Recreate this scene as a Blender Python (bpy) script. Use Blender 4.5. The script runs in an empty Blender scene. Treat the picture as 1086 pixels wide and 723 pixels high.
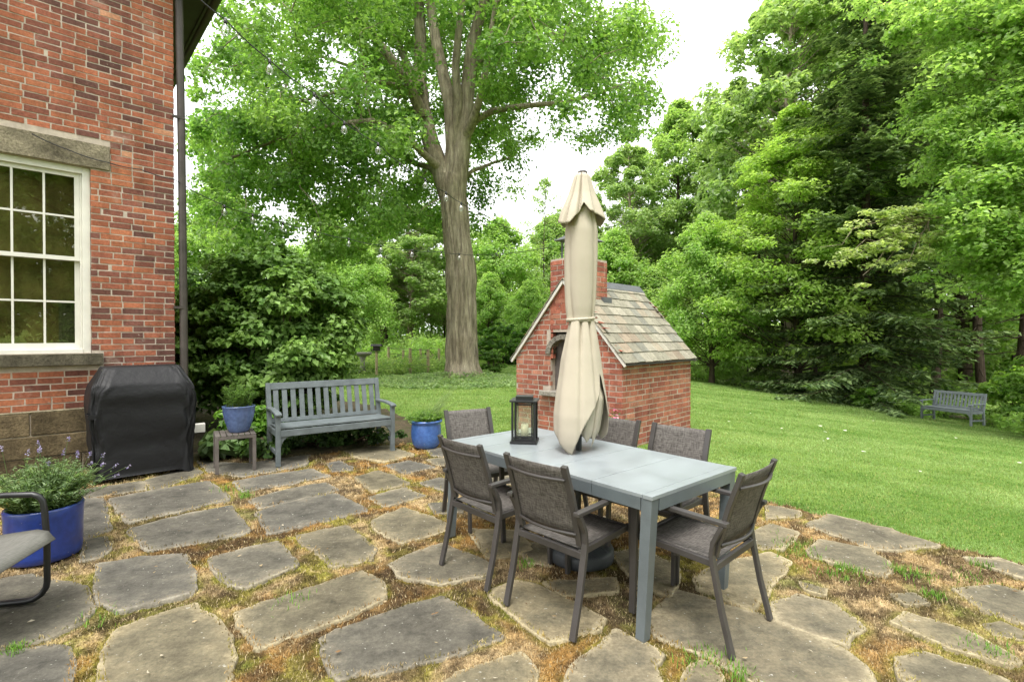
import bpy, math, random
import numpy as np
from mathutils import Vector, Matrix, Euler
R = math.radians
SC = bpy.context.scene
COL = SC.collection
rnd = random.Random(7)

# ------------------------------------------------------------------ camera
F, CX, CY, H = 537.0, 543.0, 361.5, 1.53
PITCH = R(0.48)
cam = bpy.data.cameras.new('camera'); camo = bpy.data.objects.new('camera', cam); COL.objects.link(camo)
cam.sensor_width = 36; cam.lens = 36*F/1086; cam.clip_end = 2000; cam.clip_start = .05
camo.location = (0, 0, H); camo.rotation_euler = (R(90)-PITCH, 0, 0); SC.camera = camo

def ray(px, py):
    x, z = (px-CX)/F, -(py-CY)/F
    c, s = math.cos(PITCH), math.sin(PITCH)
    return Vector((x, c+z*s, -s+z*c))
def gp(px, py, z=0.0):                       # point of the horizontal plane z seen at a photo pixel
    r = ray(px, py); t = (z-H)/r.z
    return Vector((r.x*t, r.y*t, z))
def at(px, py, d):                           # point at depth d
    r = ray(px, py); t = d/r.y
    return Vector((r.x*t, d, H+r.z*t))

# ------------------------------------------------------------------ objects
def tag(o, label=None, cat=None, group=None, kind=None):
    if label: o['label'] = label
    if cat: o['category'] = cat
    if group: o['group'] = group
    if kind: o['kind'] = kind
    return o
def thing(name, label, cat, loc=(0, 0, 0), rz=0.0, group=None):
    o = bpy.data.objects.new(name, None); COL.objects.link(o)
    o.empty_display_size = .1
    o.location = loc; o.rotation_euler = (0, 0, rz)
    return tag(o, label, cat, group)
def copy_tree(o, parent=None):
    c = o.copy(); COL.objects.link(c)
    if parent: c.parent = parent
    for ch in list(o.children): copy_tree(ch, c)
    return c

class M:
    """collects vertices and faces for one mesh object"""
    def __init__(s): s.v = []; s.f = []; s.c = []; s.m = []; s.sm = []
    def add(s, vs, fs, col=None, mat=0, smooth=False):
        n = len(s.v); s.v += [tuple(p) for p in vs]
        s.c += [col or (1, 1, 1)]*len(vs)
        for f in fs: s.f.append([i+n for i in f]); s.m.append(mat); s.sm.append(smooth)
        return s
    BF = [(0, 3, 2, 1), (4, 5, 6, 7), (0, 1, 5, 4), (1, 2, 6, 5), (2, 3, 7, 6), (3, 0, 4, 7)]
    def box(s, c, d, rot=None, col=None, mat=0):
        x, y, z = d[0]/2, d[1]/2, d[2]/2
        vs = [Vector(p) for p in ((-x, -y, -z), (x, -y, -z), (x, y, -z), (-x, y, -z), (-x, -y, z), (x, -y, z), (x, y, z), (-x, y, z))]
        if rot is not None:
            if not isinstance(rot, Matrix): rot = Euler(rot).to_matrix()
            vs = [rot @ p for p in vs]
        return s.add([p+Vector(c) for p in vs], s.BF, col, mat)
    def bar(s, a, b, w, h, up=(0, 0, 1), col=None, mat=0):
        a, b = Vector(a), Vector(b); z = (b-a).normalized(); x = Vector(up).cross(z)
        if x.length < 1e-5: x = Vector((1, 0, 0))
        x.normalize(); y = z.cross(x)
        vs = [p+x*sx*w/2+y*sy*h/2 for p in (a, b) for sx, sy in ((-1, -1), (1, -1), (1, 1), (-1, 1))]
        return s.add(vs, s.BF, col, mat)
    def tube(s, pts, r, n=8, col=None, mat=0, cap=True, smooth=True):
        pts = [Vector(p) for p in pts]; k = len(pts)
        rs = r if isinstance(r, (list, tuple)) else [r]*k
        vs = []; ref = Vector((0.123, 0.41, 0.9)).normalized()
        for i, p in enumerate(pts):
            t = (pts[min(i+1, k-1)]-pts[max(i-1, 0)]).normalized()
            x = ref - t*ref.dot(t)
            if x.length < .05: x = t.orthogonal()
            x.normalize(); ref = x; y = t.cross(x)
            vs += [p+(x*math.cos(2*math.pi*j/n)+y*math.sin(2*math.pi*j/n))*rs[i] for j in range(n)]
        fs = [(i*n+j, i*n+(j+1) % n, (i+1)*n+(j+1) % n, (i+1)*n+j) for i in range(k-1) for j in range(n)]
        s.add(vs, fs, col, mat, smooth)
        if cap: s.add(vs[:n], [tuple(range(n))[::-1]], col, mat); s.add(vs[-n:], [tuple(range(n))], col, mat)
        return s
    def rail(s, pts, w, h, up=(0, 0, 1), col=None, mat=0):   # rectangular section swept along points
        pts = [Vector(p) for p in pts]; k = len(pts); vs = []
        for i, p in enumerate(pts):
            t = (pts[min(i+1, k-1)]-pts[max(i-1, 0)]).normalized()
            x = Vector(up).cross(t).normalized(); y = t.cross(x)
            vs += [p+x*sx*w/2+y*sy*h/2 for sx, sy in ((-1, -1), (1, -1), (1, 1), (-1, 1))]
        fs = [(i*4+j, i*4+(j+1) % 4, (i+1)*4+(j+1) % 4, (i+1)*4+j) for i in range(k-1) for j in range(4)]
        fs += [(3, 2, 1, 0), tuple(range(4*k-4, 4*k))]
        return s.add(vs, fs, col, mat)
    def lathe(s, prof, n=32, c=(0, 0, 0), col=None, mat=0, smooth=True):
        vs = [(c[0]+r*math.cos(2*math.pi*j/n), c[1]+r*math.sin(2*math.pi*j/n), c[2]+z) for r, z in prof for j in range(n)]
        fs = [(i*n+j, i*n+(j+1) % n, (i+1)*n+(j+1) % n, (i+1)*n+j) for i in range(len(prof)-1) for j in range(n)]
        return s.add(vs, fs, col, mat, smooth)
    def build(s, name, mats, parent=None, bevel=0, solid=0, sub=0, label=None):
        me = bpy.data.meshes.new(name); me.from_pydata(s.v, [], s.f)
        if not isinstance(mats, (list, tuple)): mats = [mats]
        for m in mats: me.materials.append(m)
        me.polygons.foreach_set('material_index', s.m)
        me.polygons.foreach_set('use_smooth', s.sm)
        a = me.color_attributes.new('Col', 'FLOAT_COLOR', 'POINT')
        a.data.foreach_set('color', np.hstack([np.array(s.c, np.float32), np.ones((len(s.c), 1), np.float32)]).ravel())
        me.update()
        o = bpy.data.objects.new(name, me); COL.objects.link(o)
        if parent: o.parent = parent
        if solid: d = o.modifiers.new('solid', 'SOLIDIFY'); d.thickness = solid; d.offset = 0
        if bevel: d = o.modifiers.new('bevel', 'BEVEL'); d.width = bevel; d.segments = 2; d.limit_method = 'ANGLE'; d.angle_limit = R(40)
        if sub: d = o.modifiers.new('sub', 'SUBSURF'); d.levels = sub; d.render_levels = sub
        if label: o['label'] = label
        return o

def np_mesh(name, V, Fc, C, mat, parent=None, smooth=False):
    """V (n,3), Fc (m,k), C (n,3) numpy arrays -> one mesh object with a colour attribute"""
    me = bpy.data.meshes.new(name); n, (m, k) = len(V), Fc.shape
    me.vertices.add(n); me.vertices.foreach_set('co', np.ascontiguousarray(V, np.float32).ravel())
    me.loops.add(m*k); me.loops.foreach_set('vertex_index', np.ascontiguousarray(Fc, np.int32).ravel())
    me.polygons.add(m); me.polygons.foreach_set('loop_start', np.arange(0, m*k, k, dtype=np.int32))
    try: me.polygons.foreach_set('loop_total', np.full(m, k, np.int32))
    except Exception: pass
    me.polygons.foreach_set('use_smooth', np.full(m, smooth, bool))
    for mm in (mat if isinstance(mat, (list, tuple)) else [mat]): me.materials.append(mm)
    a = me.color_attributes.new('Col', 'FLOAT_COLOR', 'POINT')
    a.data.foreach_set('color', np.hstack([C, np.ones((n, 1))]).astype(np.float32).ravel())
    me.update(calc_edges=True)
    o = bpy.data.objects.new(name, me); COL.objects.link(o)
    if parent: o.parent = parent
    return o

# ------------------------------------------------------------------ numpy noise
def vnoise(x, y, seed=0):
    xi, yi = np.floor(x).astype(np.int64), np.floor(y).astype(np.int64)
    fx, fy = x-xi, y-yi
    fx = fx*fx*(3-2*fx); fy = fy*fy*(3-2*fy)
    def h(a, b):
        n = (a*374761393 + b*668265263 + seed*974634777) & 0xffffffff
        n = ((n ^ (n >> 13))*1274126177) & 0xffffffff
        return ((n ^ (n >> 16)) & 0xffff)/65535.0
    return (h(xi, yi)*(1-fx)+h(xi+1, yi)*fx)*(1-fy)+(h(xi, yi+1)*(1-fx)+h(xi+1, yi+1)*fx)*fy
def fbm(x, y, seed=0, oct=4):
    s = 0; a = .5
    for o in range(oct): s = s+a*vnoise(x*2**o, y*2**o, seed+o*17); a *= .5
    return s/(1-.5**oct)
def inside(px, py, poly):
    px, py = np.asarray(px), np.asarray(py); r = np.zeros(px.shape, bool); n = len(poly)
    for i in range(n):
        x0, y0 = poly[i][0], poly[i][1]; x1, y1 = poly[(i+1) % n][0], poly[(i+1) % n][1]
        if y0 == y1: continue
        c = ((y0 > py) != (y1 > py)) & (px < (x1-x0)*(py-y0)/(y1-y0)+x0)
        r ^= c
    return r

# ------------------------------------------------------------------ materials
def nt(name):
    m = bpy.data.materials.new(name); m.use_nodes = True
    t = m.node_tree; b = t.nodes['Principled BSDF']
    return m, t, b
def N(t, typ, **kw):
    n = t.nodes.new(typ)
    for k, v in kw.items():
        if k.startswith('i_'): n.inputs[k[2:].replace('_', ' ')].default_value = v
        else: setattr(n, k, v)
    return n
def noise(t, scale, detail=4, rough=.6, coord='Object', stretch=None):
    tc = N(t, 'ShaderNodeTexCoord'); n = N(t, 'ShaderNodeTexNoise')
    n.inputs['Scale'].default_value = scale; n.inputs['Detail'].default_value = detail; n.inputs['Roughness'].default_value = rough
    if stretch:
        mp = N(t, 'ShaderNodeMapping'); mp.inputs['Scale'].default_value = stretch
        t.links.new(tc.outputs[coord], mp.inputs['Vector']); t.links.new(mp.outputs[0], n.inputs['Vector'])
    else: t.links.new(tc.outputs[coord], n.inputs['Vector'])
    return n
def ramp(t, fac, stops):
    r = N(t, 'ShaderNodeValToRGB'); e = r.color_ramp.elements
    while len(e) < len(stops): e.new(.5)
    for q, (p, c) in zip(e, stops): q.position = p; q.color = (*c, 1) if len(c) == 3 else c
    t.links.new(fac, r.inputs[0]); return r
def mix(t, a, b, fac, blend='MIX'):
    m = N(t, 'ShaderNodeMix', data_type='RGBA', blend_type=blend)
    for sock, val in ((m.inputs[6], a), (m.inputs[7], b), (m.inputs[0], fac)):
        if hasattr(val, 'links') or isinstance(val, bpy.types.NodeSocket): t.links.new(val, sock)
        elif isinstance(val, (tuple, list)): sock.default_value = (*val, 1)
        else: sock.default_value = val
    return m.outputs[2]
def bump(t, b, h, strength=.3, dist=.01):
    n = N(t, 'ShaderNodeBump'); n.inputs['Strength'].default_value = strength; n.inputs['Distance'].default_value = dist
    t.links.new(h, n.inputs['Height']); t.links.new(n.outputs[0], b.inputs['Normal']); return n

def paint(name, col, rough=.5, var=.12, scale=9, spec=.4, metal=0, fine=.0, bumps=.08):
    m, t, b = nt(name)
    n1 = noise(t, scale, 6, .65)
    lo = tuple(c*(1-var*1.6) for c in col); hi = tuple(min(1, c*(1+var)) for c in col)
    r = ramp(t, n1.outputs[0], [(.3, lo), (.7, hi)])
    c = r.outputs[0]
    if fine:
        n2 = noise(t, 260, 2, .6); r2 = ramp(t, n2.outputs[0], [(.35, (1-fine,)*3), (.65, (1+fine*.6,)*3)])
        c = mix(t, c, r2.outputs[0], 1.0, 'MULTIPLY')
    t.links.new(c, b.inputs['Base Color'])
    b.inputs['Roughness'].default_value = rough; b.inputs['Specular IOR Level'].default_value = spec; b.inputs['Metallic'].default_value = metal
    rr = ramp(t, n1.outputs[0], [(.3, (rough*.85,)*3), (.7, (min(1, rough*1.2),)*3)]); t.links.new(rr.outputs[0], b.inputs['Roughness'])
    if bumps: bump(t, b, noise(t, 120, 3).outputs[0], bumps, .004)
    return m
def attr_mat(name, rough=.85, spec=.25, n_scale=60, n_amt=.25, bstr=.5, bdist=.004, big=3, big_amt=.15, streak=0):
    """base colour of each piece from the mesh's colour attribute, broken up by two noises"""
    m, t, b = nt(name)
    a = N(t, 'ShaderNodeAttribute', attribute_name='Col')
    n1 = noise(t, n_scale, 6, .7); n2 = noise(t, big, 4, .6)
    r1 = ramp(t, n1.outputs[0], [(.3, (1-n_amt,)*3), (.7, (1+n_amt*.8,)*3)])
    r2 = ramp(t, n2.outputs[0], [(.3, (1-big_amt,)*3), (.7, (1+big_amt,)*3)])
    c = mix(t, a.outputs[0], r1.outputs[0], 1.0, 'MULTIPLY'); c = mix(t, c, r2.outputs[0], 1.0, 'MULTIPLY')
    if streak:                                       # lime bloom and run-off streaks on old masonry
        n3 = noise(t, 1, 5, .65, stretch=(5, 5, .55)); r3 = ramp(t, n3.outputs[0], [(.35, (.74, .72, .72)), (.6, (1.08,)*3)]); c = mix(t, c, r3.outputs[0], 1.0, 'MULTIPLY')
        n4 = noise(t, 1.5, 7, .7); r4 = ramp(t, n4.outputs[0], [(.58, (0,)*3), (.72, (streak,)*3)]); c = mix(t, c, (.42, .33, .27), r4.outputs[0])
        n5 = noise(t, 24, 3, .6); r5 = ramp(t, n5.outputs[0], [(.70, (0,)*3), (.74, (.5,)*3)]); c = mix(t, c, (.50, .42, .35), r5.outputs[0])
    t.links.new(c, b.inputs['Base Color'])
    b.inputs['Roughness'].default_value = rough; b.inputs['Specular IOR Level'].default_value = spec
    bump(t, b, n1.outputs[0], bstr, bdist)
    return m
def leaf_mat(name, trans=.35, rough=.45, spec=.35, boost=1.0):
    m, t, b = nt(name)
    a = N(t, 'ShaderNodeAttribute', attribute_name='Col')
    t.links.new(a.outputs[0], b.inputs['Base Color'])
    b.inputs['Roughness'].default_value = rough; b.inputs['Specular IOR Level'].default_value = spec
    tr = N(t, 'ShaderNodeBsdfTranslucent')
    tc = mix(t, a.outputs[0], (1.22*boost, 1.3*boost, .72*boost), 1.0, 'MULTIPLY')
    t.links.new(tc, tr.inputs['Color'])
    mx = N(t, 'ShaderNodeMixShader'); mx.inputs[0].default_value = trans
    t.links.new(b.outputs[0], mx.inputs[1]); t.links.new(tr.outputs[0], mx.inputs[2])
    t.links.new(mx.outputs[0], t.nodes['Material Output'].inputs['Surface'])
    return m
def srgb(r, g, b):
    f = lambda c: (c/255/12.92) if c <= 10 else ((c/255+.055)/1.055)**2.4
    return (f(r), f(g), f(b))

MAT = {}
MAT['brick'] = attr_mat('brick', .9, .2, 42, .34, .8, .005, 2.6, .22, .55)
MAT['mortar'] = paint('mortar', (.43, .365, .30), .95, .16, 14, .1, bumps=.4)
MAT['sandstone'] = attr_mat('sandstone', .95, .15, 45, .5, 1.0, .012, 6, .5)
MAT['slate'] = attr_mat('slate', .75, .3, 30, .25, .5, .004, 9, .2)
MAT['white_paint'] = paint('white_paint', (.62, .60, .54), .5, .06, 6)
MAT['dark_trim'] = paint('dark_trim', (.028, .023, .02), .55, .2, 5)
MAT['pipe'] = paint('pipe', (.055, .045, .038), .5, .25, 6)
MAT['bench'] = paint('bench', (.122, .141, .146), .5, .2, 7, .35, fine=.06)
MAT['table'] = paint('table', (.110, .131, .140), .36, .12, 5, .7, fine=.06, bumps=.03)  # frame: the table's one paint, darkened for its shaded sides
MAT['table_top_lit'] = paint('table_top_lit', (.242, .270, .281), .34, .12, 3, .7, fine=.04, bumps=.03)  # same paint lightened, sky light on the top put into the colour
MAT['bench_pale'] = paint('bench_pale', (.205, .225, .25), .6, .14, 6)
MAT['chair_frame'] = paint('chair_frame', (.052, .047, .044), .42, .12, 9, .5, fine=.08)
MAT['black_metal'] = paint('black_metal', (.012, .012, .013), .4, .2, 9, .5)
MAT['side_table'] = paint('side_table', (.105, .09, .08), .6, .18, 9)
MAT['base'] = paint('base', (.046, .051, .055), .5, .15, 9)
MAT['moss_wood'] = paint('post_wood', (.42, .345, .20), .85, .25, 6)

def fabric(name, c0, c1, s=190):
    m, t, b = nt(name)
    n1 = noise(t, 1, 2, .6, stretch=(s*1.7, s*.16, s*.16)); n2 = noise(t, 1, 2, .6, stretch=(s*.12, s*1.4, s*1.4))
    f = N(t, 'ShaderNodeMath', operation='ADD'); t.links.new(n1.outputs[0], f.inputs[0]); t.links.new(n2.outputs[0], f.inputs[1])
    h = N(t, 'ShaderNodeMath', operation='MULTIPLY'); t.links.new(f.outputs[0], h.inputs[0]); h.inputs[1].default_value = .5
    r = ramp(t, h.outputs[0], [(.40, c0), (.60, c1)])
    t.links.new(r.outputs[0], b.inputs['Base Color']); b.inputs['Roughness'].default_value = .7; b.inputs['Specular IOR Level'].default_value = .25
    bump(t, b, h.outputs[0], .3, .002)
    return m
MAT['sling'] = fabric('sling', (.050, .044, .039), (.150, .137, .124), 150)
MAT['pale_sling'] = fabric('pale_sling', (.108, .106, .094), (.15, .146, .13), 120)

def cloth_mat(name, col, rough=.85, bscale=30, bstr=.2, sheen=.2, var=.08):
    m, t, b = nt(name)
    n = noise(t, 5, 5, .6); r = ramp(t, n.outputs[0], [(.3, tuple(c*(1-var) for c in col)), (.7, tuple(c*(1+var) for c in col))])
    t.links.new(r.outputs[0], b.inputs['Base Color']); b.inputs['Roughness'].default_value = rough
    b.inputs['Specular IOR Level'].default_value = .25
    n2 = noise(t, bscale, 5, .6); bump(t, b, n2.outputs[0], bstr, .01)
    return m
MAT['canvas'] = cloth_mat('canvas', (.435, .385, .305), .9, 24, .08, var=.05)
MAT['cover'] = cloth_mat('cover', (.0105, .0105, .0115), .52, 7, 1.0)

def glaze(name, lo, hi, rough=.22):
    m, t, b = nt(name)
    n = noise(t, 3.2, 7, .65); n2 = noise(t, 26, 5, .7)
    c = ramp(t, n.outputs[0], [(.3, lo), (.72, hi)]).outputs[0]
    r2 = ramp(t, n2.outputs[0], [(.3, (.8,)*3), (.75, (1.15,)*3)])
    c = mix(t, c, r2.outputs[0], 1.0, 'MULTIPLY')
    sp = noise(t, 60, 2, .5); rs = ramp(t, sp.outputs[0], [(.74, (0,)*3), (.78, (1,)*3)])
    c = mix(t, c, (.35, .35, .33), rs.outputs[0])
    t.links.new(c, b.inputs['Base Color']); b.inputs['Roughness'].default_value = rough; b.inputs['Coat Weight'].default_value = .35
    b.inputs['Coat Roughness'].default_value = .15
    bump(t, b, n2.outputs[0], .1, .003)
    return m
MAT['cobalt'] = glaze('cobalt', (.010, .026, .155), (.018, .048, .26), .35)
MAT['blue_glaze'] = glaze('blue_glaze', (.035, .085, .27), (.075, .17, .45), .25)
MAT['slate_blue_glaze'] = glaze('slate_blue_glaze', (.055, .085, .19), (.11, .165, .33), .25)
MAT['soil'] = paint('soil', (.05, .035, .022), 1, .4, 30, .1, bumps=.8)

m, t, b = nt('window_glass')
b.inputs['Base Color'].default_value = (.012, .014, .008, 1); b.inputs['Roughness'].default_value = .02
g = N(t, 'ShaderNodeBsdfGlossy'); g.inputs['Roughness'].default_value = .015; g.inputs['Color'].default_value = (.9, .92, .85, 1)
tp = N(t, 'ShaderNodeBsdfTransparent'); tp.inputs['Color'].default_value = (.85, .85, .72, 1)
mx = N(t, 'ShaderNodeMixShader'); mx.inputs[0].default_value = .07
t.links.new(tp.outputs[0], mx.inputs[1]); t.links.new(g.outputs[0], mx.inputs[2]); t.links.new(mx.outputs[0], t.nodes['Material Output'].inputs['Surface'])
MAT['window_glass'] = m
m, t, b = nt('clear_glass')
g = N(t, 'ShaderNodeBsdfGlossy'); g.inputs['Roughness'].default_value = .03
tp = N(t, 'ShaderNodeBsdfTransparent'); tp.inputs['Color'].default_value = (.93, .95, .92, 1)
fr = N(t, 'ShaderNodeLayerWeight'); fr.inputs[0].default_value = .35
mx = N(t, 'ShaderNodeMixShader'); t.links.new(fr.outputs['Facing'], mx.inputs[0])
t.links.new(tp.outputs[0], mx.inputs[1]); t.links.new(g.outputs[0], mx.inputs[2]); t.links.new(mx.outputs[0], t.nodes['Material Output'].inputs['Surface'])
MAT['clear_glass'] = m
m, t, b = nt('ribbed_glass')
g = N(t, 'ShaderNodeBsdfPrincipled'); g.inputs['Base Color'].default_value = (.50, .53, .38, 1); g.inputs['Roughness'].default_value = .2
tp = N(t, 'ShaderNodeBsdfTransparent'); tp.inputs['Color'].default_value = (.9, .92, .8, 1)
mx = N(t, 'ShaderNodeMixShader'); mx.inputs[0].default_value = .22
t.links.new(tp.outputs[0], mx.inputs[1]); t.links.new(g.outputs[0], mx.inputs[2]); t.links.new(mx.outputs[0], t.nodes['Material Output'].inputs['Surface'])
MAT['ribbed_glass'] = m
MAT['room'] = paint('room', (.55, .47, .30), .9, .3, 1.5)
MAT['wax'] = paint('wax', (.75, .70, .58), .5, .04, 6)

# bark
def bark(name, lo, hi, s=1.0):
    m, t, b = nt(name)
    n1 = noise(t, 1, 8, .7, stretch=(11*s, 11*s, 1.5*s)); n2 = noise(t, 1.1*s, 4, .6); n3 = noise(t, 40, 4, .7)
    c = ramp(t, n1.outputs[0], [(.3, lo), (.66, hi)]).outputs[0]
    r2 = ramp(t, n2.outputs[0], [(.3, (.75, .72, .66)), (.7, (1.15, 1.15, 1.15))]); c = mix(t, c, r2.outputs[0], 1.0, 'MULTIPLY')
    r3 = ramp(t, n3.outputs[0], [(.3, (.8,)*3), (.7, (1.15,)*3)]); c = mix(t, c, r3.outputs[0], 1.0, 'MULTIPLY')
    t.links.new(c, b.inputs['Base Color']); b.inputs['Roughness'].default_value = .95; b.inputs['Specular IOR Level'].default_value = .1
    bump(t, b, n1.outputs[0], 1.0, .07); return m
MAT['bark'] = bark('bark', (.13, .105, .078), (.50, .43, .33))
MAT['dark_bark'] = bark('dark_bark', (.035, .028, .02), (.13, .10, .075), 1.5)
MAT['leaf'] = leaf_mat('leaf', .54, .42, .45, 1.2)
MAT['needle'] = leaf_mat('needle', .3, .6, .2)
MAT['shrub_leaf'] = leaf_mat('shrub_leaf', .36, .45, .28)
MAT['blade'] = leaf_mat('blade', .3, .6, .2)
MAT['straw'] = leaf_mat('straw', .15, .8, .1)
MAT['petal'] = leaf_mat('petal', .3, .6, .2)

# ------------------------------------------------------------------ sky, sun
ELEV, AZ = R(66), R(190)                       # direction the light comes from (azimuth clockwise from +Y)
w = bpy.data.worlds.new('World'); SC.world = w; w.use_nodes = True; t = w.node_tree
bg = t.nodes['Background']; sk = N(t, 'ShaderNodeTexSky', sky_type='NISHITA'); sk.sun_disc = False
sk.sun_elevation = ELEV; sk.sun_rotation = AZ; sk.dust_density = 4; sk.air_density = .6; sk.ozone_density = .6
hs = N(t, 'ShaderNodeHueSaturation'); hs.inputs['Saturation'].default_value = .12; hs.inputs['Value'].default_value = 1.0
t.links.new(sk.outputs[0], hs.inputs['Color'])
cl = mix(t, hs.outputs[0], (9.0, 9.1, 9.2), .55)       # overcast veil over the sky
t.links.new(cl, bg.inputs['Color']); bg.inputs['Strength'].default_value = .14
sun = bpy.data.lights.new('sun', 'SUN'); sun.energy = 1.4; sun.angle = R(22); sun.color = (1, .96, .9)
so = bpy.data.objects.new('sun', sun); COL.objects.link(so)
d = Vector((math.sin(AZ)*math.cos(ELEV), math.cos(AZ)*math.cos(ELEV), math.sin(ELEV)))
so.rotation_euler = d.to_track_quat('Z', 'Y').to_euler(); so.location = (0, 0, 30)
SC.view_settings.view_transform = 'Standard'; SC.view_settings.look = 'None'; SC.view_settings.gamma = 1
SC.view_settings.exposure = 1.5
SC.render.engine = 'CYCLES'
cy = SC.cycles; cy.max_bounces = 9; cy.diffuse_bounces = 6; cy.transmission_bounces = 6; cy.glossy_bounces = 3; cy.transparent_max_bounces = 10
cy.caustics_reflective = False; cy.caustics_refractive = False; cy.use_adaptive_sampling = False; cy.adaptive_threshold = .02
cy.use_denoising = True
# ------------------------------------------------------------------ terrain
def sp(x, w=.6): return w*np.log1p(np.exp(np.clip(x/w, -40, 40)))
def gz(x, y):
    x = np.asarray(x, float); y = np.asarray(y, float)
    right = -.104*(sp(x-2.8)-sp(x-27, 3))
    lf = 1/(1+np.exp(np.clip((x-5)/1.2, -40, 40)))
    back = .0125*(sp(y-7.5, 1)-sp(y-60, 5))*lf
    return right+back
def gzf(x, y): return float(gz(x, y))

UW = Vector((.7303, .6832, 0)); NW = Vector((.6832, -.7303, 0))         # house wall: along it, out of it
HC = Vector((-4.27, 6.41, 0))                                           # its corner
wl = HC-UW*9
PATIO = [(wl.x, wl.y), (HC.x, HC.y), (-3.9, 6.3), (-2.75, 6.42), (-1.8, 7.15), (-1.2, 7.2), (-.5, 6.95), (.3, 7.1), (1.1, 7.1), (1.62, 6.75), (1.75, 6.0),
         (2.12, 5.25), (2.42, 4.72), (2.62, 4.45), (2.94, 4.17), (3.12, 3.95), (3.3, 3.7), (3.46, 3.38), (4.3, 2.5), (6, .6), (8, -2), (8, -4), (-12, -4)]
BED = [(-1.25, 7.35), (-1.8, 7.1), (-2.75, 6.36), (-3.9, 6.22), (-4.25, 6.4), (-9.5, 12.2), (-5.5, 13), (-2.6, 10.4), (-1.7, 8.6)]

g = np.unique(np.concatenate([np.arange(-14, 26, .4), -14-np.geomspace(.5, 380, 34), 26+np.geomspace(.5, 370, 34)]))
gy = np.unique(np.concatenate([np.arange(-6, 30, .4), -6-np.geomspace(.5, 120, 22), 30+np.geomspace(.5, 560, 36)]))
X, Y = np.meshgrid(g, gy); Z = gz(X, Y)+(fbm(X*.35, Y*.35, 3)-.5)*.06
ins = inside(X, Y, PATIO) & (X < 4.5); Z = np.where(ins, -.09, Z)
nx, ny = len(g), len(gy); I = np.arange(nx*ny).reshape(ny, nx)
Q = np.stack([I[:-1, :-1], I[:-1, 1:], I[1:, 1:], I[1:, :-1]], -1).reshape(-1, 4)
m, t, b = nt('lawn')
n1 = noise(t, .9, 5, .6); n2 = noise(t, 22, 5, .75); n3 = noise(t, 1, 5, .65, stretch=(.25, 1.6, 1)); n4 = noise(t, 130, 3, .7)
c = ramp(t, n1.outputs[0], [(.3, (.12, .20, .035)), (.5, (.165, .265, .05)), (.72, (.235, .32, .085))]).outputs[0]
r2 = ramp(t, n2.outputs[0], [(.28, (.55, .6, .5)), (.72, (1.3, 1.25, 1.2))]); c = mix(t, c, r2.outputs[0], 1.0, 'MULTIPLY')
r3 = ramp(t, n3.outputs[0], [(.35, (.82, .85, .8)), (.65, (1.15, 1.12, 1.1))]); c = mix(t, c, r3.outputs[0], 1.0, 'MULTIPLY')
r4 = ramp(t, n4.outputs[0], [(.3, (.6, .6, .55)), (.7, (1.3, 1.3, 1.3))]); c = mix(t, c, r4.outputs[0], 1.0, 'MULTIPLY')
t.links.new(c, b.inputs['Base Color']); b.inputs['Roughness'].default_value = .9; b.inputs['Specular IOR Level'].default_value = .1
bump(t, b, n2.outputs[0], .9, .05); MAT['lawn'] = m
V = np.stack([X, Y, Z], -1).reshape(-1, 3)
tag(np_mesh('lawn', V, Q, np.ones((len(V), 3)), MAT['lawn'], smooth=True), kind='structure')

# soil bed under the big shrub
m, t, b = nt('bed_soil'); n1 = noise(t, 18, 8, .75); n2 = noise(t, 2.5, 4)
c = ramp(t, n1.outputs[0], [(.3, (.03, .022, .012)), (.55, (.085, .06, .032)), (.75, (.20, .13, .07))]).outputs[0]
r2 = ramp(t, n2.outputs[0], [(.4, (1, 1, 1)), (.65, (.7, 1.0, .5))]); c = mix(t, c, r2.outputs[0], 1., 'MULTIPLY')
t.links.new(c, b.inputs['Base Color']); b.inputs['Roughness'].default_value = 1; bump(t, b, n1.outputs[0], 1, .04)
bx = np.arange(-10, -1, .12); by = np.arange(5.8, 13.2, .12); X, Y = np.meshgrid(bx, by)
ins = inside(X+(fbm(X*3, Y*3, 5)-.5)*.3, Y+(fbm(X*3, Y*3, 6)-.5)*.3, BED)
Z = gz(X, Y)+.035+(fbm(X*4, Y*4, 8)-.5)*.06; Z = np.where(ins, Z, Z-.12)
I = np.arange(X.size).reshape(X.shape); Q = np.stack([I[:-1, :-1], I[:-1, 1:], I[1:, 1:], I[1:, :-1]], -1).reshape(-1, 4)
Q = Q[ins.ravel()[Q].any(1)]
tag(np_mesh('planting_bed', np.stack([X, Y, Z], -1).reshape(-1, 3), Q, np.ones((X.size, 3)), m, smooth=True), kind='structure')

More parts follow.
